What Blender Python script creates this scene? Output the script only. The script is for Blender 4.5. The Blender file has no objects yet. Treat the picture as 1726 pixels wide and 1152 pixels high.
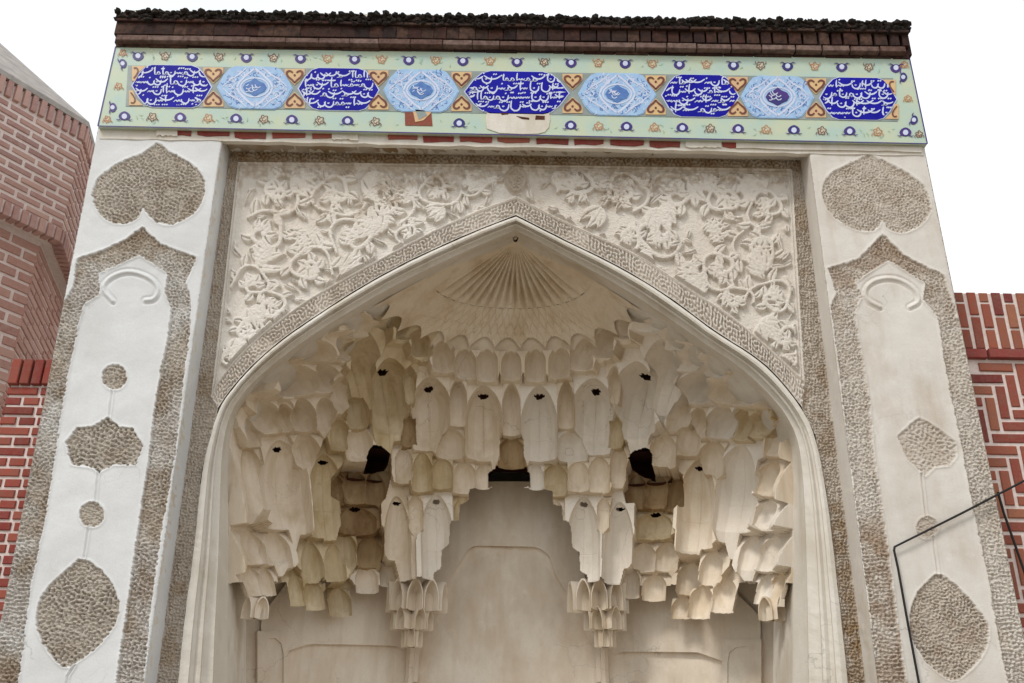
import bpy, math, random
import numpy as np
from mathutils import Vector, Matrix
random.seed(7); RNG = np.random.default_rng(11)
scene = bpy.context.scene
PI = math.pi

# ---------------------------------------------------------------- camera
FPX, PITCH, ROLL = 1690.0, math.radians(24.5), math.radians(0.9)
CAM = np.array([-0.015, -6.0, 1.6])
_f = np.array([0, math.cos(PITCH), math.sin(PITCH)])
_u0 = np.array([0, -math.sin(PITCH), math.cos(PITCH)]); _r0 = np.array([1.0, 0, 0])
CR = _r0*math.cos(ROLL) + _u0*math.sin(ROLL)
CU = _u0*math.cos(ROLL) - _r0*math.sin(ROLL)
cd = bpy.data.cameras.new('camera'); cam = bpy.data.objects.new('camera', cd)
scene.collection.objects.link(cam)
m = Matrix(((CR[0], CU[0], -_f[0], CAM[0]), (CR[1], CU[1], -_f[1], CAM[1]), (CR[2], CU[2], -_f[2], CAM[2]), (0, 0, 0, 1)))
cam.matrix_world = m
cd.sensor_width = 36; cd.lens = FPX/1726*36; cd.clip_end = 5000; cd.clip_start = 0.05
scene.camera = cam

# ---------------------------------------------------------------- sky: bright overcast
SUN_EL, SUN_AZ = math.radians(48), math.radians(-38)      # azimuth measured from -Y (camera side) towards -X
world = bpy.data.worlds.new('World'); scene.world = world; world.use_nodes = True
nt = world.node_tree; nt.nodes.clear()
sky = nt.nodes.new('ShaderNodeTexSky'); sky.sky_type = 'NISHITA'; sky.sun_disc = False
sky.sun_elevation = SUN_EL; sky.sun_rotation = math.pi + math.radians(38); sky.dust_density = 4; sky.air_density = 1.2
sc = nt.nodes.new('ShaderNodeVectorMath'); sc.operation = 'SCALE'; sc.inputs['Scale'].default_value = 0.10
tc = nt.nodes.new('ShaderNodeTexCoord')
nz = nt.nodes.new('ShaderNodeTexNoise'); nz.inputs['Scale'].default_value = 1.6; nz.inputs['Detail'].default_value = 3
nt.links.new(tc.outputs['Generated'], nz.inputs['Vector'])
cr = nt.nodes.new('ShaderNodeValToRGB')
cr.color_ramp.elements[0].position = .3; cr.color_ramp.elements[0].color = (.84, .95, 1.01, 1)
cr.color_ramp.elements[1].position = .65; cr.color_ramp.elements[1].color = (1.22, 1.22, 1.22, 1)
nt.links.new(nz.outputs['Fac'], cr.inputs['Fac'])
mx = nt.nodes.new('ShaderNodeMix'); mx.data_type = 'RGBA'; mx.inputs[0].default_value = 0.9
nt.links.new(sky.outputs['Color'], sc.inputs[0])
nt.links.new(sc.outputs['Vector'], mx.inputs[6]); nt.links.new(cr.outputs['Color'], mx.inputs[7])
bg = nt.nodes.new('ShaderNodeBackground'); bg.inputs['Strength'].default_value = 0.95
out = nt.nodes.new('ShaderNodeOutputWorld')
nt.links.new(mx.outputs[2], bg.inputs['Color']); nt.links.new(bg.outputs[0], out.inputs['Surface'])
sl = bpy.data.lights.new('sun', 'SUN'); sl.energy = 1.5; sl.angle = math.radians(14); sl.color = (1, .96, .9)
so = bpy.data.objects.new('sun', sl); scene.collection.objects.link(so)
sd = Vector((math.sin(SUN_AZ)*math.cos(SUN_EL), -math.cos(SUN_AZ)*math.cos(SUN_EL), math.sin(SUN_EL)))
so.rotation_euler = sd.to_track_quat('Z', 'Y').to_euler()
vs = scene.view_settings; vs.view_transform = 'Standard'; vs.look = 'None'; vs.gamma = 1; vs.exposure = 0.14
vs.use_curve_mapping = False

# ---------------------------------------------------------------- helpers
def W(px, py, Y):
    """point on the vertical plane y=Y that the photograph shows at (px,py)"""
    d = _f*FPX + CR*(px-863.0) + CU*(576.0-py)
    t = (Y-CAM[1])/d[1]
    return (CAM[0]+d[0]*t, Y, CAM[2]+d[2]*t)
def Wv(px, py, Y):
    px = np.asarray(px, float); py = np.asarray(py, float)
    dx = CR[0]*(px-863)+CU[0]*(576-py); dy = _f[1]*FPX+CR[1]*(px-863)+CU[1]*(576-py); dz = _f[2]*FPX+CR[2]*(px-863)+CU[2]*(576-py)
    t = (Y-CAM[1])/dy
    return CAM[0]+dx*t, CAM[2]+dz*t
def proj(x, y, z):
    a, b, c = x-CAM[0], y-CAM[1], z-CAM[2]
    Z = b*_f[1]+c*_f[2]
    X = a*CR[0]+b*CR[1]+c*CR[2]; U = a*CU[0]+b*CU[1]+c*CU[2]
    return 863+FPX*X/Z, 576-FPX*U/Z
def zc(x, y, z): return (y-CAM[1])*_f[1]+(z-CAM[2])*_f[2]

def link(name, me, mat=None, parent=None):
    o = bpy.data.objects.new(name, me); scene.collection.objects.link(o)
    if mat is not None:
        for mm in (mat if isinstance(mat, (list, tuple)) else [mat]):
            if mm.name not in [k.name for k in me.materials if k]: me.materials.append(mm)
    if parent is not None: o.parent = parent
    return o
def mesh(name, V, F, mat=None, parent=None, smooth=False, mi=None):
    me = bpy.data.meshes.new(name); me.from_pydata([tuple(map(float, v)) for v in V], [], F)
    if mi is not None: me.polygons.foreach_set('material_index', mi)
    if smooth: me.polygons.foreach_set('use_smooth', [True]*len(me.polygons))
    me.update()
    return link(name, me, mat, parent)
def thing(name, label, cat, loc=(0, 0, 0)):
    o = bpy.data.objects.new(name, None); scene.collection.objects.link(o)
    o['label'] = label; o['category'] = cat
    return o
class MB:
    def __init__(s): s.V = []; s.F = []; s.M = []
    def add(s, V, F, m=0):
        n = len(s.V); s.V += [tuple(v) for v in V]; s.F += [tuple(i+n for i in f) for f in F]; s.M += [m]*len(F)
    def box(s, x0, x1, y0, y1, z0, z1, m=0):
        s.add([(x0,y0,z0),(x1,y0,z0),(x1,y1,z0),(x0,y1,z0),(x0,y0,z1),(x1,y0,z1),(x1,y1,z1),(x0,y1,z1)],
              [(0,3,2,1),(4,5,6,7),(0,1,5,4),(1,2,6,5),(2,3,7,6),(3,0,4,7)], m)
    def prism(s, poly, y0, y1, m=0):
        """poly: list of (x,z) ; extruded from y0 (front) to y1"""
        n = len(poly)
        a = sum(poly[i][0]*poly[(i+1)%n][1]-poly[(i+1)%n][0]*poly[i][1] for i in range(n))
        if a < 0: poly = poly[::-1]
        V = [(p[0], y0, p[1]) for p in poly]+[(p[0], y1, p[1]) for p in poly]
        F = [tuple(range(n))] + [(i, i+n, (i+1) % n + n, (i+1) % n) for i in range(n)]
        s.add(V, F, m)
    def ribbon(s, pts, wid, y, m=0, th=.002):
        """flat brush stroke: pts (x,z), widths"""
        n = len(pts)
        if n < 2: return
        L = []; R = []
        for i in range(n):
            a = pts[max(0, i-1)]; b = pts[min(n-1, i+1)]
            dx, dz = b[0]-a[0], b[1]-a[1]; l = math.hypot(dx, dz) or 1
            nx, nz_ = -dz/l*wid[i]/2, dx/l*wid[i]/2
            L.append((pts[i][0]+nx, y, pts[i][1]+nz_)); R.append((pts[i][0]-nx, y, pts[i][1]-nz_))
        s.add(L+R, [(i, i+n, i+n+1, i+1) for i in range(n-1)], m)
    def build(s, name, mat, parent=None, smooth=False): return mesh(name, s.V, s.F, mat, parent, smooth, s.M)
def gridmesh(name, X, Y, Z, mat, parent, attrs=None, keep=None, smooth=True):
    """X,Y,Z arrays (rows, cols) -> quad mesh with float attributes"""
    R, C = X.shape
    me = bpy.data.meshes.new(name)
    co = np.stack([X, Y, Z], -1).reshape(-1, 3).astype(np.float32)
    idx = np.arange(R*C).reshape(R, C)
    q = np.stack([idx[:-1, :-1], idx[1:, :-1], idx[1:, 1:], idx[:-1, 1:]], -1)
    if keep is not None: q = q[keep[:-1, :-1] & keep[1:, 1:] & keep[1:, :-1] & keep[:-1, 1:]]
    q = q.reshape(-1, 4).astype(np.int32); n = len(q)
    me.vertices.add(R*C); me.vertices.foreach_set('co', co.ravel())
    me.loops.add(n*4); me.loops.foreach_set('vertex_index', q.ravel())
    me.polygons.add(n); me.polygons.foreach_set('loop_start', np.arange(n, dtype=np.int32)*4)
    me.polygons.foreach_set('loop_total', np.full(n, 4, np.int32))
    me.polygons.foreach_set('use_smooth', np.full(n, smooth, bool))
    me.update(calc_edges=True)
    for k, a in (attrs or {}).items():
        at = me.attributes.new(k, 'FLOAT', 'POINT'); at.data.foreach_set('value', a.astype(np.float32).ravel())
    return link(name, me, mat, parent)
def interp(poly, t):
    """poly: list of pts, param by index 0..1"""
    P = np.array(poly, float); s = np.linspace(0, 1, len(P))
    return np.stack([np.interp(t, s, P[:, k]) for k in range(P.shape[1])], -1)
def resample(poly, n):
    P = np.array(poly, float); d = np.r_[0, np.cumsum(np.hypot(*np.diff(P, axis=0).T))]
    t = np.linspace(0, d[-1], n)
    return np.stack([np.interp(t, d, P[:, 0]), np.interp(t, d, P[:, 1])], -1)
def smoothpoly(P, it=2, closed=False):
    P = [tuple(p) for p in P]
    for _ in range(it):
        Q = []; n = len(P)
        rng = range(n) if closed else range(n-1)
        if not closed: Q.append(P[0])
        for i in rng:
            a, b = P[i], P[(i+1) % n]
            Q += [(a[0]*.75+b[0]*.25, a[1]*.75+b[1]*.25), (a[0]*.25+b[0]*.75, a[1]*.25+b[1]*.75)]
        if not closed: Q.append(P[-1])
        P = Q
    return P
def inside(px, py, poly):
    r = np.zeros(np.shape(px), bool); n = len(poly)
    for i in range(n):
        x0, y0 = poly[i]; x1, y1 = poly[(i+1) % n]
        if y0 == y1: continue
        c = ((y0 > py) != (y1 > py)) & (px < (x1-x0)*(py-y0)/(y1-y0)+x0)
        r ^= c
    return r
def segdist(px, py, poly, closed=True):
    d = np.full(np.shape(px), 1e9); n = len(poly)
    for i in range(n if closed else n-1):
        x0, y0 = poly[i]; x1, y1 = poly[(i+1) % n]
        dx, dy = x1-x0, y1-y0; L = dx*dx+dy*dy or 1e-9
        t = np.clip(((px-x0)*dx+(py-y0)*dy)/L, 0, 1)
        d = np.minimum(d, np.hypot(px-x0-t*dx, py-y0-t*dy))
    return d
def sdf(px, py, poly):
    d = segdist(px, py, poly); return np.where(inside(px, py, poly), d, -d)      # positive inside
def smst(x, a, b):
    t = np.clip((x-a)/(b-a), 0, 1); return t*t*(3-2*t)
# band-pass noise tiles (labyrinth carving)
def bandnoise(seed, f0=.9, f1=1.15, aniso=None, N=512, cyc=40):
    r = np.random.default_rng(seed)
    F = np.fft.fft2(r.standard_normal((N, N)))
    kx = np.fft.fftfreq(N)[None, :]*N; ky = np.fft.fftfreq(N)[:, None]*N
    k = np.hypot(kx, ky)/cyc
    g = np.exp(-((k-1)/.22)**2)
    if aniso: g = g*(np.exp(-(np.minimum(abs(kx), abs(ky))/cyc/.28)**2)+.06)
    v = np.real(np.fft.ifft2(F*g)); return v/v.std()
LAB = bandnoise(1); LAB2 = bandnoise(2, aniso=True)
def lownoise(seed, cyc, N=512):
    r = np.random.default_rng(seed); F = np.fft.fft2(r.standard_normal((N, N)))
    k = np.hypot(np.fft.fftfreq(N)[None, :]*N, np.fft.fftfreq(N)[:, None]*N)/cyc
    g = 1/(1+k**2)**1.3; v = np.real(np.fft.ifft2(F*g)); return v/v.std()
LOW = lownoise(5, 6); MID = lownoise(6, 30)
def samp(T, x, z, period):
    N = T.shape[0]; a = (np.asarray(x)/period*N) % N; b = (np.asarray(z)/period*N) % N
    i = np.floor(a).astype(int); j = np.floor(b).astype(int); fa = a-i; fb = b-j
    i %= N; j %= N; i1 = (i+1) % N; j1 = (j+1) % N
    return T[j, i]*(1-fa)*(1-fb)+T[j, i1]*fa*(1-fb)+T[j1, i]*(1-fa)*fb+T[j1, i1]*fa*fb
def carve(x, z, cell=.03, tile=None, k=3.2):
    """labyrinth -1..1 ; cell = wavelength in metres"""
    return np.tanh(k*samp(LAB if tile is None else tile, x, z, cell*40))

# ---------------------------------------------------------------- materials
def newmat(name):
    mt = bpy.data.materials.new(name); mt.use_nodes = True
    t = mt.node_tree; b = t.nodes['Principled BSDF']; b.inputs['Roughness'].default_value = .85
    try: b.inputs['Specular IOR Level'].default_value = .25
    except Exception: pass
    return mt, t, b
def N(t, k, **kw):
    n = t.nodes.new(k)
    for a, v in kw.items():
        if a in n.inputs: n.inputs[a].default_value = v
        else: setattr(n, a, v)
    return n
def posvec(t, scale=(1, 1, 1)):
    g = t.nodes.new('ShaderNodeNewGeometry'); mp = t.nodes.new('ShaderNodeMapping'); mp.inputs['Scale'].default_value = scale
    t.links.new(g.outputs['Position'], mp.inputs['Vector']); return mp.outputs['Vector']
def noise(t, scale, detail=4, rough=.55, vec=(1, 1, 1)):
    n = N(t, 'ShaderNodeTexNoise'); n.inputs['Scale'].default_value = scale; n.inputs['Detail'].default_value = detail; n.inputs['Roughness'].default_value = rough
    t.links.new(posvec(t, vec), n.inputs['Vector']); return n.outputs['Fac']
def ramp(t, fac, a, b, ca=(0, 0, 0, 1), cb=(1, 1, 1, 1)):
    r = N(t, 'ShaderNodeValToRGB'); r.color_ramp.elements[0].position = a; r.color_ramp.elements[1].position = b
    r.color_ramp.elements[0].color = ca; r.color_ramp.elements[1].color = cb
    t.links.new(fac, r.inputs['Fac']); return r.outputs['Color']
def mix(t, fac, a, b, mode='MIX'):
    n = N(t, 'ShaderNodeMix'); n.data_type = 'RGBA'; n.blend_type = mode
    if isinstance(fac, (int, float)): n.inputs[0].default_value = fac
    else: t.links.new(fac, n.inputs[0])
    for k, v in ((6, a), (7, b)):
        if isinstance(v, tuple): n.inputs[k].default_value = v if len(v) == 4 else v+(1,)
        else: t.links.new(v, n.inputs[k])
    return n.outputs[2]
def mul(t, a, b):
    n = N(t, 'ShaderNodeMath'); n.operation = 'MULTIPLY'
    for k, v in ((0, a), (1, b)):
        if isinstance(v, (int, float)): n.inputs[k].default_value = v
        else: t.links.new(v, n.inputs[k])
    return n.outputs[0]
def bump(t, b, h, strength=.3, dist=.01):
    n = N(t, 'ShaderNodeBump'); n.inputs['Strength'].default_value = strength; n.inputs['Distance'].default_value = dist
    t.links.new(h, n.inputs['Height']); t.links.new(n.outputs[0], b.inputs['Normal'])
def attr(t, name):
    n = N(t, 'ShaderNodeAttribute'); n.attribute_name = name; return n.outputs['Fac']

def plaster(name, c0, c1, stain, s_lo=.55, s_hi=.75, streak=.35, stone=None, stain2=None, bstr=.25):
    mt, t, b = newmat(name)
    col = mix(t, ramp(t, noise(t, 1.7, 6, .6), .35, .68), c0, c1)
    col = mix(t, mul(t, ramp(t, noise(t, 3.1, 7, .65, (1, 1, .45)), s_lo, s_hi), .8), col, stain)
    col = mix(t, mul(t, ramp(t, noise(t, 9, 5, .6, (1, 1, .09)), .52, .72), streak), col, stain)
    col = mix(t, mul(t, ramp(t, noise(t, 60, 3, .6), .45, .75), .3), col, tuple(v*.78 for v in c0))
    col = mix(t, mul(t, ramp(t, noise(t, 5.5, 8, .7), .56, .66), .35), col, tuple(min(.86, v*1.1) for v in c0))
    if stain2 is not None: col = mix(t, attr(t, 'dirt'), col, stain2)
    if stone is not None:
        sc_ = mix(t, ramp(t, noise(t, 2.3, 5, .6), .35, .7), stone[0], stone[1])
        sc_ = mix(t, mul(t, ramp(t, noise(t, 40, 4, .7), .4, .7), .5), sc_, tuple(v*.72 for v in stone[0]))
        if stain2 is not None: sc_ = mix(t, attr(t, 'dirt'), sc_, stain2)
        col = mix(t, attr(t, 'stone'), col, sc_)
    vo = N(t, 'ShaderNodeTexVoronoi'); vo.feature = 'DISTANCE_TO_EDGE'; vo.inputs['Scale'].default_value = 1.5
    wv = N(t, 'ShaderNodeVectorMath'); wv.operation = 'ADD'; wn = N(t, 'ShaderNodeTexNoise'); wn.inputs['Scale'].default_value = 5; wn.inputs['Detail'].default_value = 6
    pv = posvec(t); t.links.new(pv, wn.inputs['Vector']); ws = N(t, 'ShaderNodeVectorMath'); ws.operation = 'SCALE'; ws.inputs['Scale'].default_value = .35
    t.links.new(wn.outputs['Color'], ws.inputs[0]); t.links.new(ws.outputs[0], wv.inputs[0]); t.links.new(pv, wv.inputs[1]); t.links.new(wv.outputs[0], vo.inputs['Vector'])
    ck = ramp(t, vo.outputs['Distance'], .001, .006, (1, 1, 1, 1), (0, 0, 0, 1))
    col = mix(t, mul(t, mul(t, ck, ramp(t, noise(t, 1.1, 3), .5, .6)), .55), col, tuple(v*.45 for v in c0))
    t.links.new(col, b.inputs['Base Color'])
    h = mix(t, .5, noise(t, 14, 6, .6), noise(t, 90, 4, .6))
    bump(t, b, h, bstr, .012)
    return mt
M_pl_left = plaster('plaster_left', (.72, .725, .73), (.62, .62, .615), (.56, .54, .50), .62, .8, .12,
                    stone=((.52, .465, .40), (.42, .37, .31)), stain2=(.24, .15, .08))
M_pl_right = plaster('plaster_right', (.70, .66, .61), (.60, .55, .49), (.48, .40, .32), .52, .75, .3,
                     stone=((.57, .50, .425), (.48, .41, .34)), stain2=(.26, .15, .075))
M_band = plaster('carved_stone', (.56, .49, .42), (.46, .39, .32), (.28, .2, .13), .5, .7, .4,
                 stone=((.54, .48, .41), (.45, .38, .31)), stain2=(.27, .165, .07))
M_spandrel = plaster('spandrel_plaster', (.76, .715, .655), (.69, .63, .56), (.58, .50, .42), .58, .8, .10,
                     stone=((.56, .48, .40), (.46, .38, .30)), stain2=(.40, .29, .19), bstr=.1)
M_mould = plaster('moulding_plaster', (.72, .68, .62), (.62, .57, .49), (.50, .42, .31), .5, .72, .3)
M_vault = plaster('vault_plaster', (.79, .70, .585), (.72, .605, .465), (.53, .40, .24), .48, .74, .6, bstr=.2)
M_vault2 = plaster('vault_plaster_ochre', (.70, .60, .43), (.62, .50, .33), (.42, .30, .14), .42, .68, .8, bstr=.2)
M_vault3 = plaster('vault_plaster_pale', (.80, .735, .65), (.74, .66, .56), (.52, .46, .36), .56, .8, .35, bstr=.2)
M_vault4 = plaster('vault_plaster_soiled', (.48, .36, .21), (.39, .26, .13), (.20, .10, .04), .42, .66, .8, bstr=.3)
M_wall = plaster('niche_wall_plaster', (.80, .715, .605), (.73, .63, .51), (.56, .42, .29), .44, .74, .35, bstr=.25)
def simple(name, c, rough=.8, c2=None, ns=30, bs=.15):
    mt, t, b = newmat(name); b.inputs['Roughness'].default_value = rough
    if c2: t.links.new(mix(t, ramp(t, noise(t, ns, 5, .6), .35, .65), c, c2), b.inputs['Base Color'])
    else: b.inputs['Base Color'].default_value = tuple(c)+(1,)
    if bs: bump(t, b, noise(t, ns*2, 4), bs, .008)
    return mt
def brickmat(name, cols, dark=.5, dirt=(.2, .12, .09), rough=.85, dirtamt=.5):
    mt, t, b = newmat(name); b.inputs['Roughness'].default_value = rough
    oi = N(t, 'ShaderNodeObjectInfo'); r = N(t, 'ShaderNodeValToRGB'); r.color_ramp.interpolation = 'LINEAR'
    e = r.color_ramp.elements
    while len(e) < len(cols): e.new(.5)
    for i, c in enumerate(cols): e[i].position = i/(len(cols)-1); e[i].color = tuple(c)+(1,)
    t.links.new(oi.outputs['Random'], r.inputs['Fac'])
    col = mix(t, mul(t, ramp(t, noise(t, 22, 6, .65), .4, .7), dirtamt), r.outputs['Color'], dirt)
    col = mix(t, mul(t, ramp(t, noise(t, 120, 3, .6), .5, .8), .35), col, tuple(min(1, v*1.7+.05) for v in cols[0]))
    t.links.new(col, b.inputs['Base Color']); bump(t, b, noise(t, 70, 6, .7), .5, .01)
    return mt
M_brick_red = brickmat('red_brick', [(.22, .035, .028), (.30, .055, .04), (.34, .09, .06), (.20, .04, .03), (.27, .05, .045)])
M_brick_warm = brickmat('warm_red_brick', [(.25, .055, .038), (.32, .095, .055), (.21, .04, .032), (.36, .14, .075), (.17, .032, .03)])
M_brick_pale = brickmat('weathered_brick', [(.48, .28, .24), (.38, .21, .185), (.56, .35, .29), (.44, .25, .22), (.34, .19, .17)], dirt=(.50, .38, .33), dirtamt=.5)
M_brick_pink = brickmat('pink_brick', [(.48, .27, .22), (.42, .22, .18), (.52, .31, .26), (.36, .18, .15)], dirt=(.5, .38, .33), dirtamt=.4)
M_brick_dark = brickmat('sooty_brick', [(.045, .014, .010), (.065, .026, .016), (.03, .012, .009), (.10, .052, .034), (.02, .010, .008)], dirt=(.008, .005, .005), dirtamt=.95)
M_brick_ledge = brickmat('greyed_brick', [(.16, .10, .085), (.22, .15, .125), (.12, .065, .05)], dirt=(.04, .018, .014), dirtamt=.8)
M_mortar = simple('mortar', (.74, .64, .60), .9, (.64, .53, .49), 25)
M_mortar_pink = simple('pink_mortar', (.80, .70, .66), .9, (.72, .60, .56), 25)
M_roof = simple('roof_render', (.42, .38, .35), .9, (.30, .27, .25), 9, .4)
M_moss = simple('black_moss', (.012, .010, .009), .95, (.035, .026, .020), 40, .5)
M_tile_bg = simple('pale_green_glaze', (.53, .58, .42), .32, (.43, .56, .50), 5, .04)
M_tile_blue = simple('cobalt_glaze', (.006, .006, .27), .5, (.012, .010, .36), 6, .03)
M_tile_blue.node_tree.nodes['Principled BSDF'].inputs['Specular IOR Level'].default_value = .08
M_tile_lblue = simple('sky_blue_glaze', (.30, .46, .72), .3, (.38, .56, .78), 26, .04)
M_tile_mid = simple('mid_blue_glaze', (.07, .15, .42), .3, (.10, .22, .50), 30, .03)
M_tile_white = simple('white_glaze', (.56, .60, .78), .35, (.62, .68, .84), 12, 0)
M_tile_navy = simple('navy_glaze', (.03, .03, .16), .35, (.07, .03, .20), 10, 0)
M_tile_orange = simple('apricot_glaze', (.62, .40, .24), .35, (.66, .46, .22), 12, .03)
M_tile_peach = simple('peach_glaze', (.60, .50, .36), .4, (.56, .55, .42), 14, .03)
M_tile_brown = simple('oxblood_glaze', (.13, .035, .03), .35, (.18, .06, .04), 14, 0)
M_tile_rust = simple('rust_glaze', (.42, .14, .06), .4, (.50, .24, .08), 14, 0)
M_tile_grey = simple('grey_green_glaze', (.22, .26, .25), .35, (.30, .34, .33), 9, .03)
M_tile_leaf = simple('leaf_glaze', (.28, .45, .24), .4, (.34, .5, .42), 14, 0)
M_cable = simple('black_cable', (.015, .013, .012), .5, None, 20, 0)
M_ground = simple('paving', (.30, .255, .20), .9, (.26, .22, .17), 1.5, .2)
M_void = simple('void_dark_brown', (.11, .035, .022), .95, (.05, .018, .012), 20, .4)  # dark tone standing in for the shade inside openings

# ---------------------------------------------------------------- ground
g = MB(); g.box(-400, 400, -400, 400, -.3, 0)
o = g.build('ground', M_ground); o['kind'] = 'structure'

# ================================================================ THE PORTAL
portal = thing('portal', 'tall plastered portal with a honeycomb vaulted niche under a blue tiled inscription frieze', 'portal')
REC = .20          # depth of the recessed spandrel behind the piers
# outlines read off the photograph (pixel of the 1726x1152 picture)
def lin(p, q): return lambda y: p[0]+(q[0]-p[0])*(np.asarray(y, float)-p[1])/(q[1]-p[1])
L_out = lin((165, 215), (0, 1050)); L_arr = lin((374, 235), (246, 1134)); L_cor = lin((387, 240), (263, 1134))
R_out = lin((1558, 245), (1722, 1050)); R_arr = lin((1362, 245), (1474, 1110)); R_cor = lin((1350, 248), (1454, 1110))
E0L = [(870,337),(812,357),(739,388),(654,433),(569,480),(514,511),(462,550),(411,593),(371,641),(356,669)]
E1L = [(870,365),(806,389),(745,416),(672,450),(593,495),(532,535),(471,577),(426,617),(389,659),(368,690),(352,746),(340,794),(327,930),(312,1032),(300,1152)]
EiL = [(869,398),(800,427),(745,453),(654,498),(563,553),(520,580),(487,605),(440,642),(412,672),(392,710),(384,760),(385,820),(385,951),(384,1050),(383,1152)]
E0R = [(870,337),(950,378),(1043,418),(1092,444),(1139,476),(1180,503),(1226,531),(1277,573),(1325,618),(1356,645)]
E1R = [(870,365),(924,393),(1011,435),(1062,462),(1107,489),(1157,524),(1203,560),(1277,605),(1316,643),(1351,688),(1374,733),(1393,828),(1409,964),(1422,1083),(1429,1152)]
EiR = [(869,398),(920,424),(978,457),(1030,487),(1075,515),(1155,570),(1195,597),(1235,624),(1284,669),(1313,701),(1334,745),(1338,804),(1338,896),(1336,1025),(1336,1152)]

# ---- piers -------------------------------------------------------
def pier(side):
    nr, nc = 920, 170
    y_top = 217 if side < 0 else 243
    py = np.linspace(y_top, 1175, nr)[:, None]*np.ones((1, nc)); u = np.linspace(0, 1, nc)[None, :]
    a, b = (L_out, L_arr) if side < 0 else (R_arr, R_out)
    px = a(py)*(1-u)+b(py)*u
    py = py + (px-863)*.0157 - (-.0157*700 if side < 0 else .0157*600)
    X, Z = Wv(px, py, 0.0)
    dep = np.zeros_like(px); stone = np.zeros_like(px)
    if side < 0:
        heart = [(267,239),(282,254),(298,262),(335,284),(348,312),(339,349),(315,369),(284,382),(257,372),(244,356),(241,348),(237,364),(217,379),(183,376),(159,349),(154,325),(166,298),(203,273),(237,261),(257,247)]
        frame_o = [(240,384),(272,413),(331,434),(322,458),(313,478),(322,509),(320,560),(312,617),(295,770),(272,896),(254,1025),(238,1200),(-100,1200),(-80,800),(60,700),(98,560),(102,515),(124,485),(129,437),(180,420),(212,404)]
        frame_i = [(235,431),(283,461),(278,495),(288,519),(283,570),(271,627),(261,685),(250,777),(235,872),(218,998),(188,1200),(20,1200),(31,1152),(51,998),(77,872),(93,770),(102,702),(115,634),(132,549),(142,514),(168,497),(167,461)]
        horse = [(190,508),(171,488),(183,468),(217,456),(254,468),(269,488),(261,505),(245,507)]
        discs = [((193,636), 21, 1), ((155,868), 21, .5)]
        medA = [(183,704),(200,720),(223,722),(240,751),(228,784),(190,784),(167,797),(157,789),(121,784),(110,746),(130,722),(156,720)]
        medB = [(141,937),(184,974),(198,1005),(203,1029),(191,1060),(163,1093),(134,1114),(112,1129),(88,1111),(68,1077),(59,1049),(63,1022),(75,995),(109,964)]
        stems = [[(190,656),(184,706)], [(166,797),(161,847)], [(150,889),(142,940)], [(126,1122),(114,1140),(110,1180)]]
    else:
        heart = [(1463,258),(1485,270),(1513,282),(1551,306),(1568,333),(1568,363),(1547,384),(1524,394),(1496,388),(1488,366),(1480,388),(1452,391),(1412,373),(1391,350),(1384,319),(1398,292),(1429,278),(1450,268)]
        frame_o = [(1488,395),(1524,431),(1561,451),(1592,465),(1598,492),(1610,516),(1612,536),(1800,700),(1900,1200),(1480,1200),(1467,1032),(1456,950),(1436,794),(1430,771),(1422,686),(1412,601),(1405,550),(1401,516),(1410,495),(1396,453),(1446,438)]
        frame_i = [(1497,439),(1559,478),(1556,506),(1581,536),(1593,618),(1610,702),(1624,771),(1637,845),(1661,950),(1684,1083),(1708,1200),(1536,1200),(1514,1059),(1504,981),(1490,882),(1477,794),(1474,771),(1466,686),(1456,618),(1444,550),(1442,523),(1452,500),(1440,477)]
        horse = [(1483,518),(1459,506),(1457,485),(1480,470),(1514,470),(1544,489),(1551,509),(1534,518)]
        discs = [((1563,890), 18, .4)]
        medA = [(1515,735),(1535,715),(1550,705),(1580,722),(1610,745),(1612,770),(1600,785),(1575,788),(1560,803),(1545,790),(1530,775),(1520,752)]
        medB = [(1582,964),(1616,991),(1650,1029),(1667,1053),(1666,1087),(1647,1121),(1613,1148),(1593,1144),(1559,1114),(1541,1087),(1531,1049),(1541,1005),(1559,985)]
        stems = [[(1553,800),(1561,872)], [(1573,906),(1581,966)]]
    wob = 1.1*samp(MID, X, Z, 1.3)
    def region(d, depth, cell, amp, lip=0.004, tile=None, amt=1.0, fade=None):
        nonlocal dep, stone
        mk = smst(d+wob*.8, -.8, 1.2)*amt
        v_ = samp(LAB if tile is None else tile, X, Z, cell*40)
        c = 1.9*smst(-v_, .25, .95)-.55+.25*np.tanh(v_)*-1
        c = c*(.45+.65*smst(samp(LOW, X*1.3+side, Z, 1.1), -1.2, 1.0))
        if side > 0: c = c*.70
        rough = samp(MID, X, Z, .35)*.004
        dep = dep + mk*(depth + amp*c + rough)
        ring = np.exp(-((d+1.5)/2.2)**2)*lip
        dep = dep - ring
        stone = np.maximum(stone, mk)
    # grooves and rough carving, positive = into the wall
    region(sdf(px, py, smoothpoly(heart, 1, True)), .010, .027 if side < 0 else .021, .007, tile=LAB, amt=1 if side < 0 else .85)
    df = np.minimum(sdf(px, py, frame_o), -sdf(px, py, frame_i))
    worn = .75+.25*np.tanh(samp(LOW, X+3*side, Z, 3.0)*1.5)
    if side > 0: worn = worn*.8
    low = smst(py, 880, 1000)
    region(df, .012, .024, .006, tile=LAB, amt=1)
    dep += np.where(df > 0, .004*carve(X, Z, .024, LAB2)*np.clip(low+.2, 0, 1), 0)
    stone = stone*np.where(df > 0, np.clip(worn*(1 if side < 0 else .8+.2*smst(560-py, 0, 40)), .3, 1), 1)
    region(sdf(px, py, medA), .012, .028, .010, amt=1 if side < 0 else .55)
    region(sdf(px, py, smoothpoly(medB, 1, True)), .012, .026 if side < 0 else .020, .008)
    for (c, r, am) in discs:
        region(r-np.hypot(px-c[0], py-c[1]), .008, .03, .004*am, amt=.6 if side > 0 else 1)
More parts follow.
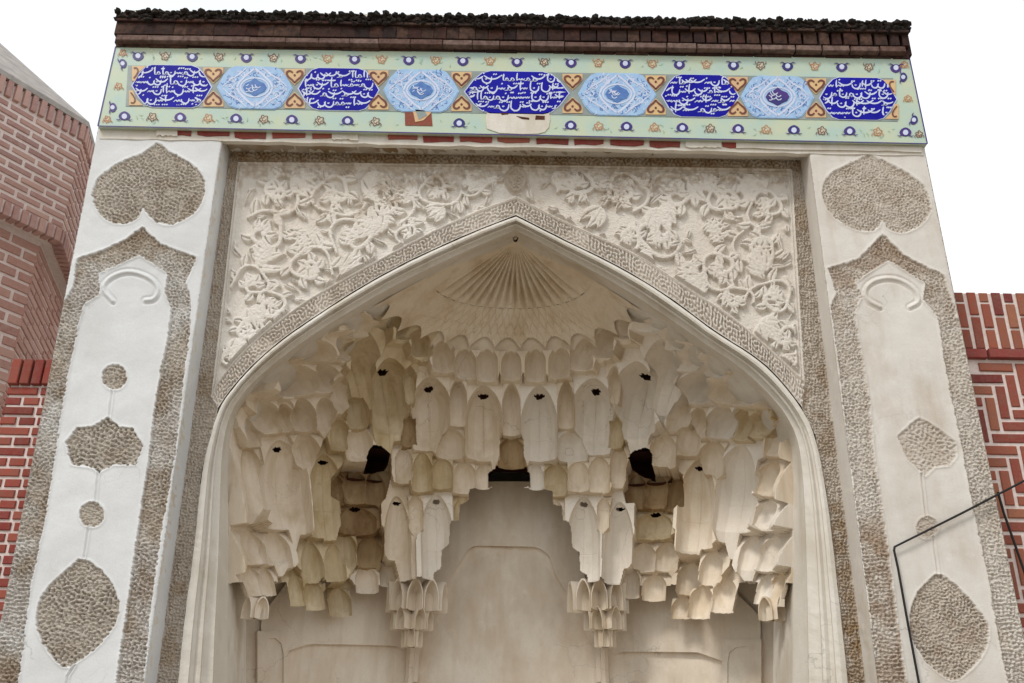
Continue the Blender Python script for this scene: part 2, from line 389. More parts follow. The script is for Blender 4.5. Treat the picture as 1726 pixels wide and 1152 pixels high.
    # mouldings standing proud
    hs = smoothpoly(horse, 2)
    dh = segdist(px, py, hs, False); dep -= .011*np.sqrt(np.clip(1-(dh/2.7)**2, 0, 1))
    dep += .006*np.exp(-((dh-6)/1.5)**2)
    for s_ in stems:
        ds = segdist(px, py, s_, False); dep -= .007*np.exp(-((ds-3)/1.3)**2); dep += .006*np.exp(-(ds/1.6)**2)
    de = np.abs(sdf(px, py, frame_i)); dep -= .006*np.exp(-(de/1.6)**2)
    dep += .003*samp(LOW, X, Z, 2.2)*.5
    # edges worn
    eg = np.minimum(u, 1-u)*np.ones_like(px); dep = dep*smst(eg, 0, .01)+(1-smst(eg, 0, .01))*(.004+.006*np.abs(samp(MID, X, Z, .8)))
    fm = (df > 0)*stone; patch = smst(samp(LOW, X+1, Z, 1.9), -1.0, .6)
    if side < 0: dirt = np.clip(.25*smst(samp(LOW, X, Z, 2.), .6, 1.8)*stone+fm*(.42*smst(530-py, 0, 30)+.38*smst(py, 600, 660))*patch, 0, .7)
    else:
        inner = smst(R_arr(py)+58-px, -6, 6)*smst(py, 850, 900)
        blob = np.exp(-(((px-1563)/24)**2+((py-888)/20)**2))*.3
        band2 = smst(1.2+samp(LOW, X, Z, 1.6), 0, 1.5)
        dirt = np.clip(fm*.55*smst(540-py, 0, 40)*patch+inner*stone*.75*band2+blob+.25*smst(samp(LOW, X+5, Z, 1.5), .5, 1.6)*stone+.18*smst(py, 640, 720)*smst(800-py, 0, 60)*smst(px, 1480, 1500)*smst(1600-px, 0, 20)*.5, 0, 1)
    gridmesh('pier', X, 0+dep, Z, M_pl_left if side < 0 else M_pl_right, portal, {'stone': np.clip(stone, 0, 1), 'dirt': dirt})
    # sides and lower shaft, butted behind the carved face
    mat = M_pl_left if side < 0 else M_pl_right
    o0, o1 = (L_out, L_arr) if side < 0 else (R_arr, R_out)
    V = []
    for y in (200, 1177, 1950):
        for e, Y in ((o0, .0), (o1, .0), (o1, 1.6), (o0, 1.6)):
            p = W(float(e(y)), y, 0.0)
            yy = Y if (Y > 0 or y > 1180) else .022
            V.append((p[0], yy, p[2]))
    # keep the side faces flush with the face edge
    F = [(4,0,3,7), (1,5,6,2), (8,4,7,11), (5,9,10,6)]
    V2 = [(v[0], v[1], v[2]) for v in V]
    for i in (0, 1, 4, 5): V2[i] = (V[i][0], .006, V[i][2])
    for i in (8, 9, 10, 11): V2[i] = (V[i][0], V2[i][1], 0)
    for i in (8, 9): V2[i] = (V2[i][0], .006, 0)
    F.append((4, 8, 9, 5))
    mesh('pier_side', V2, F, mat, portal)
pier(-1); pier(1)
# reveal strips between piers and the recessed plane
def strip(name, A, B, mat, parent, n=60, y0=0, y1=REC, wav=.003, dark=None):
    """ruled surface between curve A on plane y0 and curve B on plane y1"""
    A = resample(A, n); B = resample(B, n)
    k = 7; X = np.zeros((n, k)); Y = np.zeros((n, k)); Z = np.zeros((n, k))
    for j in range(k):
        t = j/(k-1); yy = y0*(1-t)+y1*t
        xa, za = Wv(A[:, 0], A[:, 1], y0); xb, zb = Wv(B[:, 0], B[:, 1], y1)
        X[:, j] = xa*(1-t)+xb*t; Z[:, j] = za*(1-t)+zb*t; Y[:, j] = yy
    if wav: X += samp(MID, Y*3+Z, Z, 2.)*wav*np.sin(np.linspace(0, PI, k))[None, :]
    return gridmesh(name, X, Y, Z, mat, parent)
ys = np.linspace(231, 1950, 80)
strip('reveal', [(float(L_arr(y)), y) for y in ys], [(float(L_cor(y)), y+4) for y in ys], M_mould, portal, 300)
ys = np.linspace(243, 1950, 80)
strip('reveal', [(float(R_arr(y)), y) for y in ys], [(float(R_cor(y)), y+2) for y in ys], M_mould, portal, 300)

# ---- recessed frame bands ---------------------------------------
SPL = [(401,273),(388,380),(372,532),(356,669)]; SPR = [(1335,285),(1344,440),(1351,560),(1356,648)]
def frame_band(side):
    nr, nc = 900, 34
    py = np.linspace(248, 1175, nr)
    cor = (L_cor if side < 0 else R_cor)(py)
    sp = SPL if side < 0 else SPR; e1 = E1L[9:] if side < 0 else E1R[9:]
    pts = np.array([(sp[0][0]+(2 if side < 0 else -2), 240)]+sp+e1+[(e1[-1][0]+(-3 if side < 0 else 2), 1176)])
    inner = np.interp(py, pts[:, 1], pts[:, 0])
    u = np.linspace(0, 1, nc)[None, :]
    a, b = (cor, inner) if side < 0 else (inner, cor)
    px = a[:, None]*(1-u)+b[:, None]*u; PY = py[:, None]*np.ones((1, nc))
    PY = PY+(0)
    X, Z = Wv(px, PY, REC)
    ed = np.minimum(u, 1-u)
    c = carve(X, Z, .022, LAB2); c2 = carve(X, Z, .018)
    dep = (.008+.006*c*.6+.004*c2)*smst(ed, .02, .10)+.004*samp(MID, X, Z, .6)
    dirt = .35*smst(samp(LOW, X+2, Z, 1.7), .3, 1.6)
    if side > 0: dirt = np.clip(dirt+.5*smst(PY, 800, 900)*smst(samp(LOW, X, Z, 1.2)+1, 0, 1.5), 0, .8)
    gridmesh('carved_band', X, REC+dep, Z, M_band, portal, {'stone': np.full_like(X, .5), 'dirt': dirt})
frame_band(-1); frame_band(1)
# horizontal carved band + soffit
nr, nc = 30, 1300
PX = np.linspace(389, 1348, nc)[None, :]*np.ones((nr, 1)); t = (np.arange(nr)/(nr-1))[:, None]
top = 240+(PX-389)*.0125; bot = 271.5+(PX-389)*.0135
PY = top*(1-t)+bot*t
X, Z = Wv(PX, PY, REC)
dep = .008+.009*carve(X, Z, .03)*smst(np.minimum(t, 1-t), 0, .12)
gridmesh('carved_band', X, REC-.003+dep, Z, M_band, portal, {'stone': np.full_like(X, .3), 'dirt': .45+.3*np.clip(samp(LOW, X, Z, 1.1), -1, 1)})
soff = MB()
a, b = W(374, 233.5, 0), W(1362, 245, 0)
zs = a[2]*.5+b[2]*.5
for i in range(1):
    pass
n_s = 120; nk = 6
X = np.linspace(a[0], b[0], n_s)[None, :]*np.ones((nk, 1)); Y = np.linspace(0, REC+.01, nk)[:, None]*np.ones((1, n_s))
Z = np.linspace(a[2], b[2], n_s)[None, :]+.006*samp(MID, X*2, Y*4, 1.3)
Z = Z+.03*(Y/REC)
gridmesh('soffit', X, Y, Z, M_band, portal, {'stone': np.full_like(X, .2), 'dirt': np.clip(.3+.35*samp(LOW, X, Y, 2.), 0, .9)})
# header wall above the recess, behind the frieze
hw = MB()
zt = W(863, 15, -.05)[2]
hw.box(W(172, 215, 0)[0], W(1552, 243, 0)[0], .03, 1.6, zs+.02, zt)
hw.build('header_wall', M_mould, portal)
hd = MB(); hx0, hx1, hy1, hz = W(250, 215, 0)[0], W(1480, 243, 0)[0], 2.75, zt-.15  # unseen hood added behind the niche to stop sky light leaking in
hd.box(hx0, hx0+.1, .3, hy1, 0, hz); hd.box(hx1-.1, hx1, .3, hy1, 0, hz); hd.box(hx0+.1, hx1-.1, hy1-.1, hy1, 0, hz); hd.box(hx0+.1, hx1-.1, 1.6, hy1-.1, hz-.1, hz)
hd.build('light_hood', M_mould, portal)

# ---- spandrel relief ---------------------------------------------
SS = 1.5; X0, Y0 = 350, 262; HW, HH = int(1030*SS), int(420*SS)
H = np.zeros((HH, HW)); H2 = np.zeros((HH, HW))
def stamp(cx, cy, r, h, power=.5):
    x, y = (cx-X0)*SS, (cy-Y0)*SS; R_ = r*SS
    x0, x1 = int(max(0, x-R_-1)), int(min(HW, x+R_+2)); y0, y1 = int(max(0, y-R_-1)), int(min(HH, y+R_+2))
    if x1 <= x0 or y1 <= y0: return
    yy, xx = np.mgrid[y0:y1, x0:x1]
    q = np.clip(1-((xx-x)**2+(yy-y)**2)/R_**2, 0, 1)**power*h
    H[y0:y1, x0:x1] = np.maximum(H[y0:y1, x0:x1], q)
def vine(pts, r0, r1, h, groove=True):
    P = resample(pts, max(8, int(sum(math.hypot(pts[i+1][0]-pts[i][0], pts[i+1][1]-pts[i][1]) for i in range(len(pts)-1))/1.2)))
    n = len(P)
    for i, p in enumerate(P):
        r = r0+(r1-r0)*i/n; stamp(p[0], p[1], r, h)
def leaf(cx, cy, L, Wd, ang, h, curl=.25, ribs=0):
    """almond leaf with midrib; ang radians, base at (cx,cy)"""
    ca, sa = math.cos(ang), math.sin(ang); B = L*1.15
    mx_, my_ = cx+ca*L/2, cy+sa*L/2
    x0, x1 = int(max(0, (mx_-B-X0)*SS)), int(min(HW, (mx_+B-X0)*SS)); y0, y1 = int(max(0, (my_-B-Y0)*SS)), int(min(HH, (my_+B-Y0)*SS))
    if x1 <= x0 or y1 <= y0: return
    yy, xx = np.mgrid[y0:y1, x0:x1]
    dx = xx/SS+X0-cx; dy = yy/SS+Y0-cy
    a = (dx*ca+dy*sa)/L; b = (-dx*sa+dy*ca)
    b = b-curl*L*(a-a*a)*1.2
    wd = Wd*np.sin(PI*np.clip(a, 0, 1)**.8)**.85
    q = np.abs(b)/np.maximum(wd, 1e-3)
    m_ = (a > 0) & (a < 1) & (q < 1)
    dome = np.sqrt(np.clip(1-q**2.4, 0, 1))
    gr = 1-.55*np.exp(-(b/max(1.0, Wd*.13))**2)
    side_ = np.where(b > 0, 1.0, .80)
    hh = h*dome*gr*side_*(.75+.35*a)
    if ribs: hh = hh*(1-.35*(np.sin((a*ribs+np.abs(b)/Wd*1.2)*2*PI) > .35))
    S_ = H[y0:y1, x0:x1]; S_[m_] = np.maximum(S_[m_], hh[m_]+S_[m_]*.25)
def scroll(cx, cy, R, a0, turns, sgn, h=.8, w=3.2, end=True):
    pts = []
    for i in range(60):
        t = i/59; a = a0+sgn*turns*1.15*2*PI*t; r = R*1.35*(1-.86*t**.8)*(1+.12*math.sin(3*a+cx))
        pts.append((cx+r*math.cos(a), cy+.92*r*math.sin(a)))
    vine(pts, w*.75, w*1.15, h)
    for i in range(2, 56, 7):
        p, q = pts[i], pts[i+1]; an = math.atan2(q[1]-p[1], q[0]-p[0])-sgn*.9
        leaf(p[0], p[1], R*.7*(1-.5*i/60)+6, R*.19+2.6, an, h*.95, curl=-.3*sgn)
    if end:
        for k in range(4): leaf(cx, cy, R*.55+4, R*.2+2, a0+k*1.1, h, .3)
        stamp(cx, cy, R*.10+2.5, h*1.1)
rr = random.Random(3)
SC = [(565,325,38,.4,1.3,1),(470,322,34,2.0,1.2,-1),(655,345,34,1.0,1.2,-1),(445,395,34,4.,1.1,1),(735,318,30,.2,1.2,1),(600,400,36,2.4,1.15,1),
      (520,452,34,.3,1.2,-1),(428,480,30,3.0,1.1,1),(420,560,26,1.2,1.1,-1),(455,518,24,4.4,1.,1),(800,305,22,2.4,1.2,-1),(390,600,17,.5,1.,1),(690,395,22,1.,1.,1),
      (1225,335,36,.2,1.3,-1),(1140,325,34,3.,1.2,1),(1050,322,34,1.1,1.25,-1),(975,312,28,2.8,1.2,1),(1110,395,34,.5,1.2,1),(1295,350,30,2.,1.2,1),
      (1280,420,34,4.,1.2,-1),(1215,452,32,1.,1.2,1),(1305,505,32,3.2,1.2,1),(1240,505,22,.2,1.,-1),(1325,572,24,1.6,1.1,-1),(1060,400,20,2.,1.,-1),(1322,612,14,0,1.,1),(1165,455,18,0,1,1)]
for s_ in SC: scroll(*s_, h=.7+.25*rr.random(), w=3.1+rr.random()*1.6)
# larger palmettes and feather leaves seen in the photograph
for (cx, cy, a, n, L, Wd, rb) in [(520,400,2.6,5,46,9,4),(640,395,4.2,4,50,12,0),(575,465,-.5,4,58,10,0),(430,450,-.4,3,60,9,0),(490,300,.2,4,52,12,0),(610,300,.5,3,60,12,0),
        (1195,395,-.6,6,40,9,4),(1160,300,.3,4,60,13,0),(1250,300,.4,4,55,12,0),(1110,350,1.2,5,52,12,0),(1185,470,2.6,4,56,11,0),(1290,460,-2.2,4,46,11,0),(1280,545,.6,4,46,12,0),
        (930,300,.1,3,44,10,0),(820,300,2.9,3,46,10,0),(700,330,-2.7,4,50,11,0),(1015,350,2.2,3,46,10,0),(420,520,1.0,4,40,10,0),(400,570,1.6,3,34,9,0),(1320,600,1.9,3,30,9,0),(455,440,-2.4,3,42,10,0),(750,350,2.6,3,40,8,0),(1075,430,.4,3,34,8,0)]:
    for k in range(n):
        leaf(cx, cy, L*(1-.12*abs(k-n/2)), Wd, a+(k-(n-1)/2)*.42, .95, curl=.25*(1 if k > n/2 else -1), ribs=rb)
for k in range(620):
    cx, cy = rr.uniform(370, 1360), rr.uniform(275, 640)
    ix, iy = int((cx-X0)*SS), int((cy-Y0)*SS)
    if 0 <= ix < HW and 0 <= iy < HH and H[iy, ix] < .3:
        L = rr.uniform(14, 36); leaf(cx-L/2, cy, L, rr.uniform(3.5, 7), rr.uniform(0, 6.28), rr.uniform(.45, .9), rr.uniform(-.4, .4))
def Hs(px, py):
    a = np.clip((px-X0)*SS, 0, HW-2); b = np.clip((py-Y0)*SS, 0, HH-2); i = a.astype(int); j = b.astype(int); fa = a-i; fb = b-j
    return H[j, i]*(1-fa)*(1-fb)+H[j, i+1]*fa*(1-fb)+H[j+1, i]*(1-fa)*fb+H[j+1, i+1]*fa*fb
def spandrel(side):
    E0 = E0L if side < 0 else E0R; sp = SPL if side < 0 else SPR
    ncol, nrow = 470, 300
    cv = resample(smoothpoly(E0, 2), ncol); s = np.linspace(0, 1, ncol)
    tp = np.stack([870+(sp[0][0]-870)*s, 278+(sp[0][1]-278)*s], -1)
    t = np.linspace(0, 1, nrow)[:, None]
    px = tp[None, :, 0]*(1-t)+cv[None, :, 0]*t; py = tp[None, :, 1]*(1-t)+cv[None, :, 1]*t
    # bend the last columns onto the measured side edge
    X, Z = Wv(px, py, REC)
    d = np.minimum(np.minimum((py-tp[None, :, 1]), (cv[None, :, 1]-py)*.8), np.abs(px-np.interp(py, [q[1] for q in sp], [q[0] for q in sp])))
    h = Hs(px, py); h = smst(h, .10, .52)*.70+.30*h; h = h*smst(d, 7, 11)
    # central lozenge
    loz = [(870,278),(892,300),(870,330),(848,300)]; dl = sdf(px, py, smoothpoly(loz, 2, True))
    mk = smst(dl, -5, -4); h = h*(1-mk)+mk*(.25+.75*np.exp(-((dl-1)/2.2)**2)+.0*np.exp(-(dl/2)**2)+.3*(carve(X, Z, .03)*.5+.5)*smst(dl, 2, 4)+.4*np.exp(-((px-870)/1.6)**2)*smst(dl, 2, 4))
    border = .55*np.exp(-((d-4.5)/1.3)**2)+.9*smst(2.2-d, 0, 1)
    soil = smst(330-py+25*samp(LOW, X, Z, 1.6), -15, 40)
    h = h*(1-.25*soil*smst(samp(MID, X, Z, .9), 0, 1))
    dep = .026-.036*h-.024*border+.0012*samp(MID, X, Z, .4)
    stone = np.clip(.0+.7*soil*smst(samp(MID, X, Z, 1.6), -1, 1)+(.25 if side > 0 else 0), 0, 1)
    stone = np.where(mk > .5, .9, stone)
    if side > 0: X, Z, dep, stone = X[:, ::-1], Z[:, ::-1], dep[:, ::-1], stone[:, ::-1]
    gridmesh('spandrel_panel', X[:, ::-1], (REC-.004+dep)[:, ::-1], Z[:, ::-1], M_spandrel, portal, {'stone': stone[:, ::-1], 'dirt': .35*soil[:, ::-1]*np.clip(samp(LOW, X, Z, 1.), 0, 1) if side < 0 else .25*soil[:, ::-1]*0})
spandrel(-1); spandrel(1)

# ---- inscription band along the arch ------------------------------
def arch_band(side):
    E0 = smoothpoly(E0L if side < 0 else E0R, 2); E1 = smoothpoly((E1L if side < 0 else E1R)[:10], 2)
    n, k = 760, 26
    A = resample(E0, n); B = resample(E1, n)
    L_ = np.r_[0, np.cumsum(np.hypot(*np.diff(A, axis=0).T))]/250.
    u = np.linspace(0, 1, k)[:, None]
    px = A[None, :, 0]*(1-u)+B[None, :, 0]*u; py = A[None, :, 1]*(1-u)+B[None, :, 1]*u
    X, Z = Wv(px, py, REC)
    sl_ = L_[None, :]*np.ones((k, 1)); uu = u*.12*np.ones((1, n))
    c = np.tanh(1.6*samp(LAB2, sl_+side, uu+.3, .030*40*.8)+2.2*samp(LAB, sl_, uu, .03*40*.8))
    ed = np.minimum(u, 1-u)*np.ones((1, n))
    dep = .004-.010*c*smst(ed, .08, .14)-.012*smst(.07-ed, 0, .02)
    wornv = smst(samp(LOW, sl_*1.3+4*side, uu, 3.), .2, 1.4)
    dep = dep*(1-.5*wornv)
    if side > 0: X, Z, dep, c = X[:, ::-1], Z[:, ::-1], dep[:, ::-1], c[:, ::-1]
    gridmesh('inscription_band', X[:, ::-1], (REC-.012+dep)[:, ::-1], Z[:, ::-1], M_pl_right, portal, {'stone': np.clip(.35-.5*c*0+.65*(c < -.1)*1., 0, 1)[:, ::-1], 'dirt': np.zeros_like(X)})  # recessed ground coloured darker than the raised pattern
arch_band(-1); arch_band(1)
# ---- arch moulding: stepped profile from E1 (REC) to Ei (y=.62) ----
YI = .52
def moulding(side):
    E1 = resample_idx(E1L if side < 0 else E1R); Ei = resample_idx(EiL if side < 0 else EiR)
    n = len(E1)
    prof = [(0, REC-.018), (.10, REC-.026), (.20, REC-.020), (.22, REC+.02), (.30, REC+.03), (.38, REC+.020), (.44, REC+.028), (.46, REC+.07), (.55, REC+.08), (.70, REC+.09), (.73, REC+.12), (1.0, YI)]
    X = np.zeros((n, len(prof))); Y = X.copy(); Z = X.copy()
    for j, (w, y) in enumerate(prof):
        px = E1[:, 0]*(1-w)+Ei[:, 0]*w; py = E1[:, 1]*(1-w)+Ei[:, 1]*w
        X[:, j], Z[:, j] = Wv(px, py, y); Y[:, j] = y
    Y += .0012*samp(MID, Z+X, Z, 4.)
    if side < 0: X, Y, Z = X[::-1], Y[::-1], Z[::-1]
    gridmesh('arch_moulding', X, Y, Z, M_mould, portal, smooth=False)
def resample_idx(P, n=260):
    P = smoothpoly(P, 2); P.append((P[-1][0]+(P[-1][0]-P[-3][0])*.0, 1950)); P = np.array(P)
    # keep index correspondence
    s = np.linspace(0, 1, len(P)); t = np.linspace(0, 1, n)
    return np.stack([np.interp(t, s, P[:, 0]), np.interp(t, s, P[:, 1])], -1)
moulding(-1); moulding(1)

# ================================================================ VAULT
Y00 = YI+.02; A0 = 1.80; B0 = 1.13; NEXP = 2.3
_l = sorted((W(p[0], p[1], YI)[2], W(p[0], p[1], YI)[0]) for p in smoothpoly(EiL, 2)); _r = sorted((W(p[0], p[1], YI)[2], W(p[0], p[1], YI)[0]) for p in smoothpoly(EiR, 2))
TZ = np.linspace(min(_l[0][0], _r[0][0]), min(_l[-1][0], _r[-1][0]), 400)
_xl = np.interp(TZ, [q[0] for q in _l], [q[1] for q in _l]); _xr = np.interp(TZ, [q[0] for q in _r], [q[1] for q in _r])
TA = (_xr-_xl)/2; TC = (_xr+_xl)/2
ZTOP = TZ[-1]
def Aof(z): return np.interp(z, TZ, TA)+.015
def Bof(z): return B0*(np.clip(Aof(z)/A0, 0.001, 1))**.6*(1.04-.16*np.clip((z-2.7)/1.6, 0, 1))
def Cof(z): return np.interp(z, TZ, TC)
def G(x, y, z):
    return (abs(x-Cof(z))/Aof(z))**NEXP+(max(y-Y00, 0)/Bof(z))**NEXP-1
def hitS(px, py):
    d = _f*FPX+CR*(px-863.0)+CU*(576.0-py)
    lo = None; y = Y00
    def P(y):
        t = (y-CAM[1])/d[1]; return CAM+d*t
    while y < 2.0:
        p = P(y)
        if p[2] < ZTOP and G(*p) > 0: break
        if p[2] >= ZTOP: break
        y += .01
    p = P(max(Y00, y-.005))
    e = .01; x_, y_, z_ = p
    z_ = min(z_, ZTOP-.02)
    gx = (abs(x_+e-Cof(z_))/Aof(z_))**NEXP-(abs(x_-e-Cof(z_))/Aof(z_))**NEXP
    gy = (max(y_+e-Y00, 0)/Bof(z_))**NEXP-(max(y_-e-Y00, 0)/Bof(z_))**NEXP
    n = np.array([-gx, -gy]); n = n/(np.hypot(*n)+1e-9)
    return p, n
def Spt(phi, z, k=1.0):
    """phi 0..pi left->right"""
    c, s = math.cos(PI-phi), math.sin(phi)
    r = (abs(c)**NEXP+abs(s)**NEXP)**(-1/NEXP)
    return (float(Cof(z))+c*r*float(Aof(z))*k, Y00+s*r*float(Bof(z))*k, z)
_f0 = np.linspace(0, PI, 721); _c, _s = np.cos(PI-_f0), np.sin(_f0); _r = (np.abs(_c)**NEXP+np.abs(_s)**NEXP)**(-1/NEXP)
_px, _py = _c*_r*A0, _s*_r*B0; _al = np.r_[0, np.cumsum(np.hypot(np.diff(_px), np.diff(_py)))]; _al = _al/_al[-1]*PI
def arc(f_): return np.interp(f_, _f0, _al)
vault = thing('x', '', '')
scene.collection.objects.unlink(vault); bpy.data.objects.remove(vault)
# backing shell, coloured dark so the openings read as deep shade
holes = [[(823,800),(845,797),(872,797),(893,802),(893,826),(872,832),(845,832),(823,826)],
         [(617,776),(622,762),(640,760),(656,772),(650,783),(617,790)],
         [(1060,778),(1072,767),(1090,763),(1100,770),(1101,800),(1085,796)]]
zl = np.linspace(3.55, ZTOP-.01, 150); ph = np.linspace(0, PI, 260)
BX = np.zeros((150, 260)); BY = BX.copy(); BZ = BX.copy()
for i, z in enumerate(zl):
    for j, f_ in enumerate(ph):
        BX[i, j], BY[i, j], BZ[i, j] = Spt(f_, z, 1.55)
BPX, BPY = proj(BX, BY, BZ)
keep = np.ones_like(BX, bool)
for hpoly in holes: keep &= ~inside(BPX, BPY, hpoly)
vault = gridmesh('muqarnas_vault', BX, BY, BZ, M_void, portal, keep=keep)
# cavities behind the holes, their shade put in by the dark brown colour
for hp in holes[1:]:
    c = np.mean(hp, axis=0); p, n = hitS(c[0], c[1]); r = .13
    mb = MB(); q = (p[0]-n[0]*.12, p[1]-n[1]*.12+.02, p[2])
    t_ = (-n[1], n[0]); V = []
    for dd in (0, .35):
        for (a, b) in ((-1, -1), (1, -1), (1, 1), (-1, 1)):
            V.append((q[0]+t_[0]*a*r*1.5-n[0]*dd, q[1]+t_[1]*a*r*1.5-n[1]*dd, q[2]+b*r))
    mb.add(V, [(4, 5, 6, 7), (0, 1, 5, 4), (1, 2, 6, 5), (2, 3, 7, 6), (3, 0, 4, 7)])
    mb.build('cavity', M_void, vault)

# fluted fan at the crown and lattice collar under it
def zcenter(py):
    p, n = hitS(866, py); return p[2]
Z_f = zcenter(522); Z_l = zcenter(555); Z_r = zcenter(590)
na, nb = 60, 700
FXY = np.zeros((na, nb, 3))
for i in range(na):
    z = Z_f+(ZTOP-.003-Z_f)*(i/(na-1))
    for j in range(nb):
        f_ = PI*j/(nb-1)
        win = float(smst(np.array(min(f_, PI-f_)), .34, .46))
        fl = abs(math.sin(float(arc(f_))*21)); amp = .075*win*min(1, (ZTOP-z)/.15)
        FXY[i, j] = Spt(f_, z, 1-.024-amp*(fl-.6)/max(.12, float(Bof(z)))*.9*min(1, .25+(z-Z_f)*12))
gridmesh('fluted_fan', FXY[..., 0], FXY[..., 1], FXY[..., 2], M_vault, vault, smooth=True)
na, nb = 70, 640
FXY = np.zeros((na, nb, 3))
zz = np.linspace(Z_r-.02, Z_f, na)
for i, z in enumerate(zz):
    v = (z-Z_r)/(Z_f-Z_r)
    for j in range(nb):
        f_ = PI*j/(nb-1)
        g_ = float(arc(f_)); a1 = (g_*11+v*2.2) % 1.0; a2 = (g_*11-v*2.2) % 1.0
        m1 = min(a1, 1-a1); m2 = min(a2, 1-a2)
        lat = math.exp(-(min(m1, m2)/.07)**2)*.016
        pet = abs(math.sin(f_*13*PI/1.0))*.0
        win = float(smst(np.array(min(f_, PI-f_)), .5, .9))
        stp = .028*(1 if v > .62 else 0)
        FXY[i, j] = Spt(f_, z, 1-.022-lat*win*(1.0 if v > .35 else .45)-.012*(1-v))
vv = ((zz-Z_r)/(Z_f-Z_r))[:, None]; ff_ = np.linspace(0, PI, nb)[None, :]
kp = vv > .30*np.abs(np.sin(arc(ff_)*13))**.8-.02
gridmesh('lattice_collar', FXY[..., 0], FXY[..., 1], FXY[..., 2], M_vault, vault, keep=kp, smooth=False)

OPEN = []
_cb = MB(); _t = W(868.5, 396, YI+.06)
for _k in range(12):
    a0_, a1_ = _k*PI/6, (_k+1)*PI/6
    _cb.add([(_t[0], _t[1]-.02, _t[2]-.06), (_t[0]+.05*math.cos(a0_), _t[1]+.05*math.sin(a0_), _t[2]), (_t[0]+.05*math.cos(a1_), _t[1]+.05*math.sin(a1_), _t[2])], [(0, 1, 2)])
_cb.build('crown_boss', M_vault, vault)
# ---- the muqarnas cell -------------------------------------------
U7 = [-1, -.80, -.45, 0, .45, .80, 1]; PR = [0, .55, .88, 1, .88, .55, 0]
def cell(P, n, w, h, F, mat, hole=False, name='muqarnas_cell', spring=.52, leg=.93, parent=None, apex=1.0, jit=True):
    """concave niche: back of its foot at P, opening along n (2D), w wide, h high, top overhanging by F"""
    n = np.array(n)/np.hypot(*n); tv = np.array([-n[1], n[0]])
    if jit:
        a = random.uniform(-.07, .07); c, s = math.cos(a), math.sin(a); n = np.array([n[0]*c-n[1]*s, n[0]*s+n[1]*c]); tv = np.array([-n[1], n[0]])
    nl = 15; hw0 = w/2*leg; V = []; Fc = []; MI = []
    def at(u, d, z): return (P[0]+tv[0]*u+n[0]*d, P[1]+tv[1]*u+n[1]*d, P[2]+z)
    ts = [0, .25, spring]+[spring+(1-spring)*math.sin(PI/2*k/(nl-3)) for k in range(1, nl-2)]
    ts = ts[:nl]; TT = .965
    rows = []
    for t in ts:
        s = max(0, (t-spring)/(1-spring)); q = (max(0., 1-s**2.0)**.55*.75+.25*(1-s**1.5)) if s < .999 else 0.
        hw = hw0*q; dd = F*(max(0, 1-s**2.4)**.6)
        row = []
        for k, (u, pr) in enumerate(zip(U7, PR)):
            row.append(len(V)); V.append(at(hw*u, F-dd*pr, h*t*TT))
        rows.append((row, hw, t))
    for i in range(len(rows)-1):
        for k in range(6):
            if hole and i in (nl-7, nl-6) and k in (2, 3): continue
            Fc.append((rows[i][0][k], rows[i][0][k+1], rows[i+1][0][k+1], rows[i+1][0][k]))
    # face between arch and cell outline
    L = []; R = []
    ol = []
    for (row, hw, t) in rows:
        s = max(0, (t-spring)/(1-spring)); wo = max(hw+w*.035, w/2*(1-.62*s**2.2)); ol.append(wo)
        L.append(len(V)); V.append(at(-wo, F, h*t*TT)); R.append(len(V)); V.append(at(wo, F, h*t*TT))
    for i in range(len(rows)-1):
        Fc.append((L[i], rows[i][0][0], rows[i+1][0][0], L[i+1])); Fc.append((rows[i][0][6], R[i], R[i+1], rows[i+1][0][6]))
    wt = ol[-1]*.55; i0 = len(V); V += [at(-wt, F, h*1.02), at(wt, F, h*1.02)]
    Fc.append((L[-1], R[-1], i0+1, i0))
    # soffit of the legs, side cheeks
    b0 = len(V); V += [at(-w/2, -.02, 0), at(w/2, -.02, 0), at(-wt, F-.12, h*1.02), at(wt, F-.12, h*1.02), at(0, -.02, 0)]
    r0 = rows[0][0]
    Fc += [(L[0], b0, r0[2], r0[1], r0[0]), (r0[6], r0[5], r0[4], b0+1, R[0]), (b0, b0+4, r0[3], r0[2]), (b0+4, b0+1, r0[4], r0[3])]
    bl_ = [b0]; br_ = [b0+1]
    for (row, hw, t), wo in list(zip(rows, ol))[1:]:
        dbk = -.02+(F-.10)*max(0, t-.3)/.7
        bl_.append(len(V)); V.append(at(-wo, dbk, h*t*TT)); br_.append(len(V)); V.append(at(wo, dbk, h*t*TT))
    for i in range(len(L)-1):
        Fc += [(bl_[i], L[i], L[i+1], bl_[i+1]), (R[i], br_[i], br_[i+1], R[i+1])]
    Fc += [(bl_[-1], L[-1], i0, b0+2), (R[-1], br_[-1], b0+3, i0+1)]
    Fc.append((i0, i0+1, b0+3, b0+2))
    op = [(-hw, t) for (_, hw, t) in rows]+[(hw, t) for (_, hw, t) in rows[::-1]]
    OPEN.append([tuple(float(q) for q in proj(*at(u_, F, h*t_*TT))) for (u_, t_) in op])
    return mesh(name, V, Fc, mat, vault if parent is None else parent)
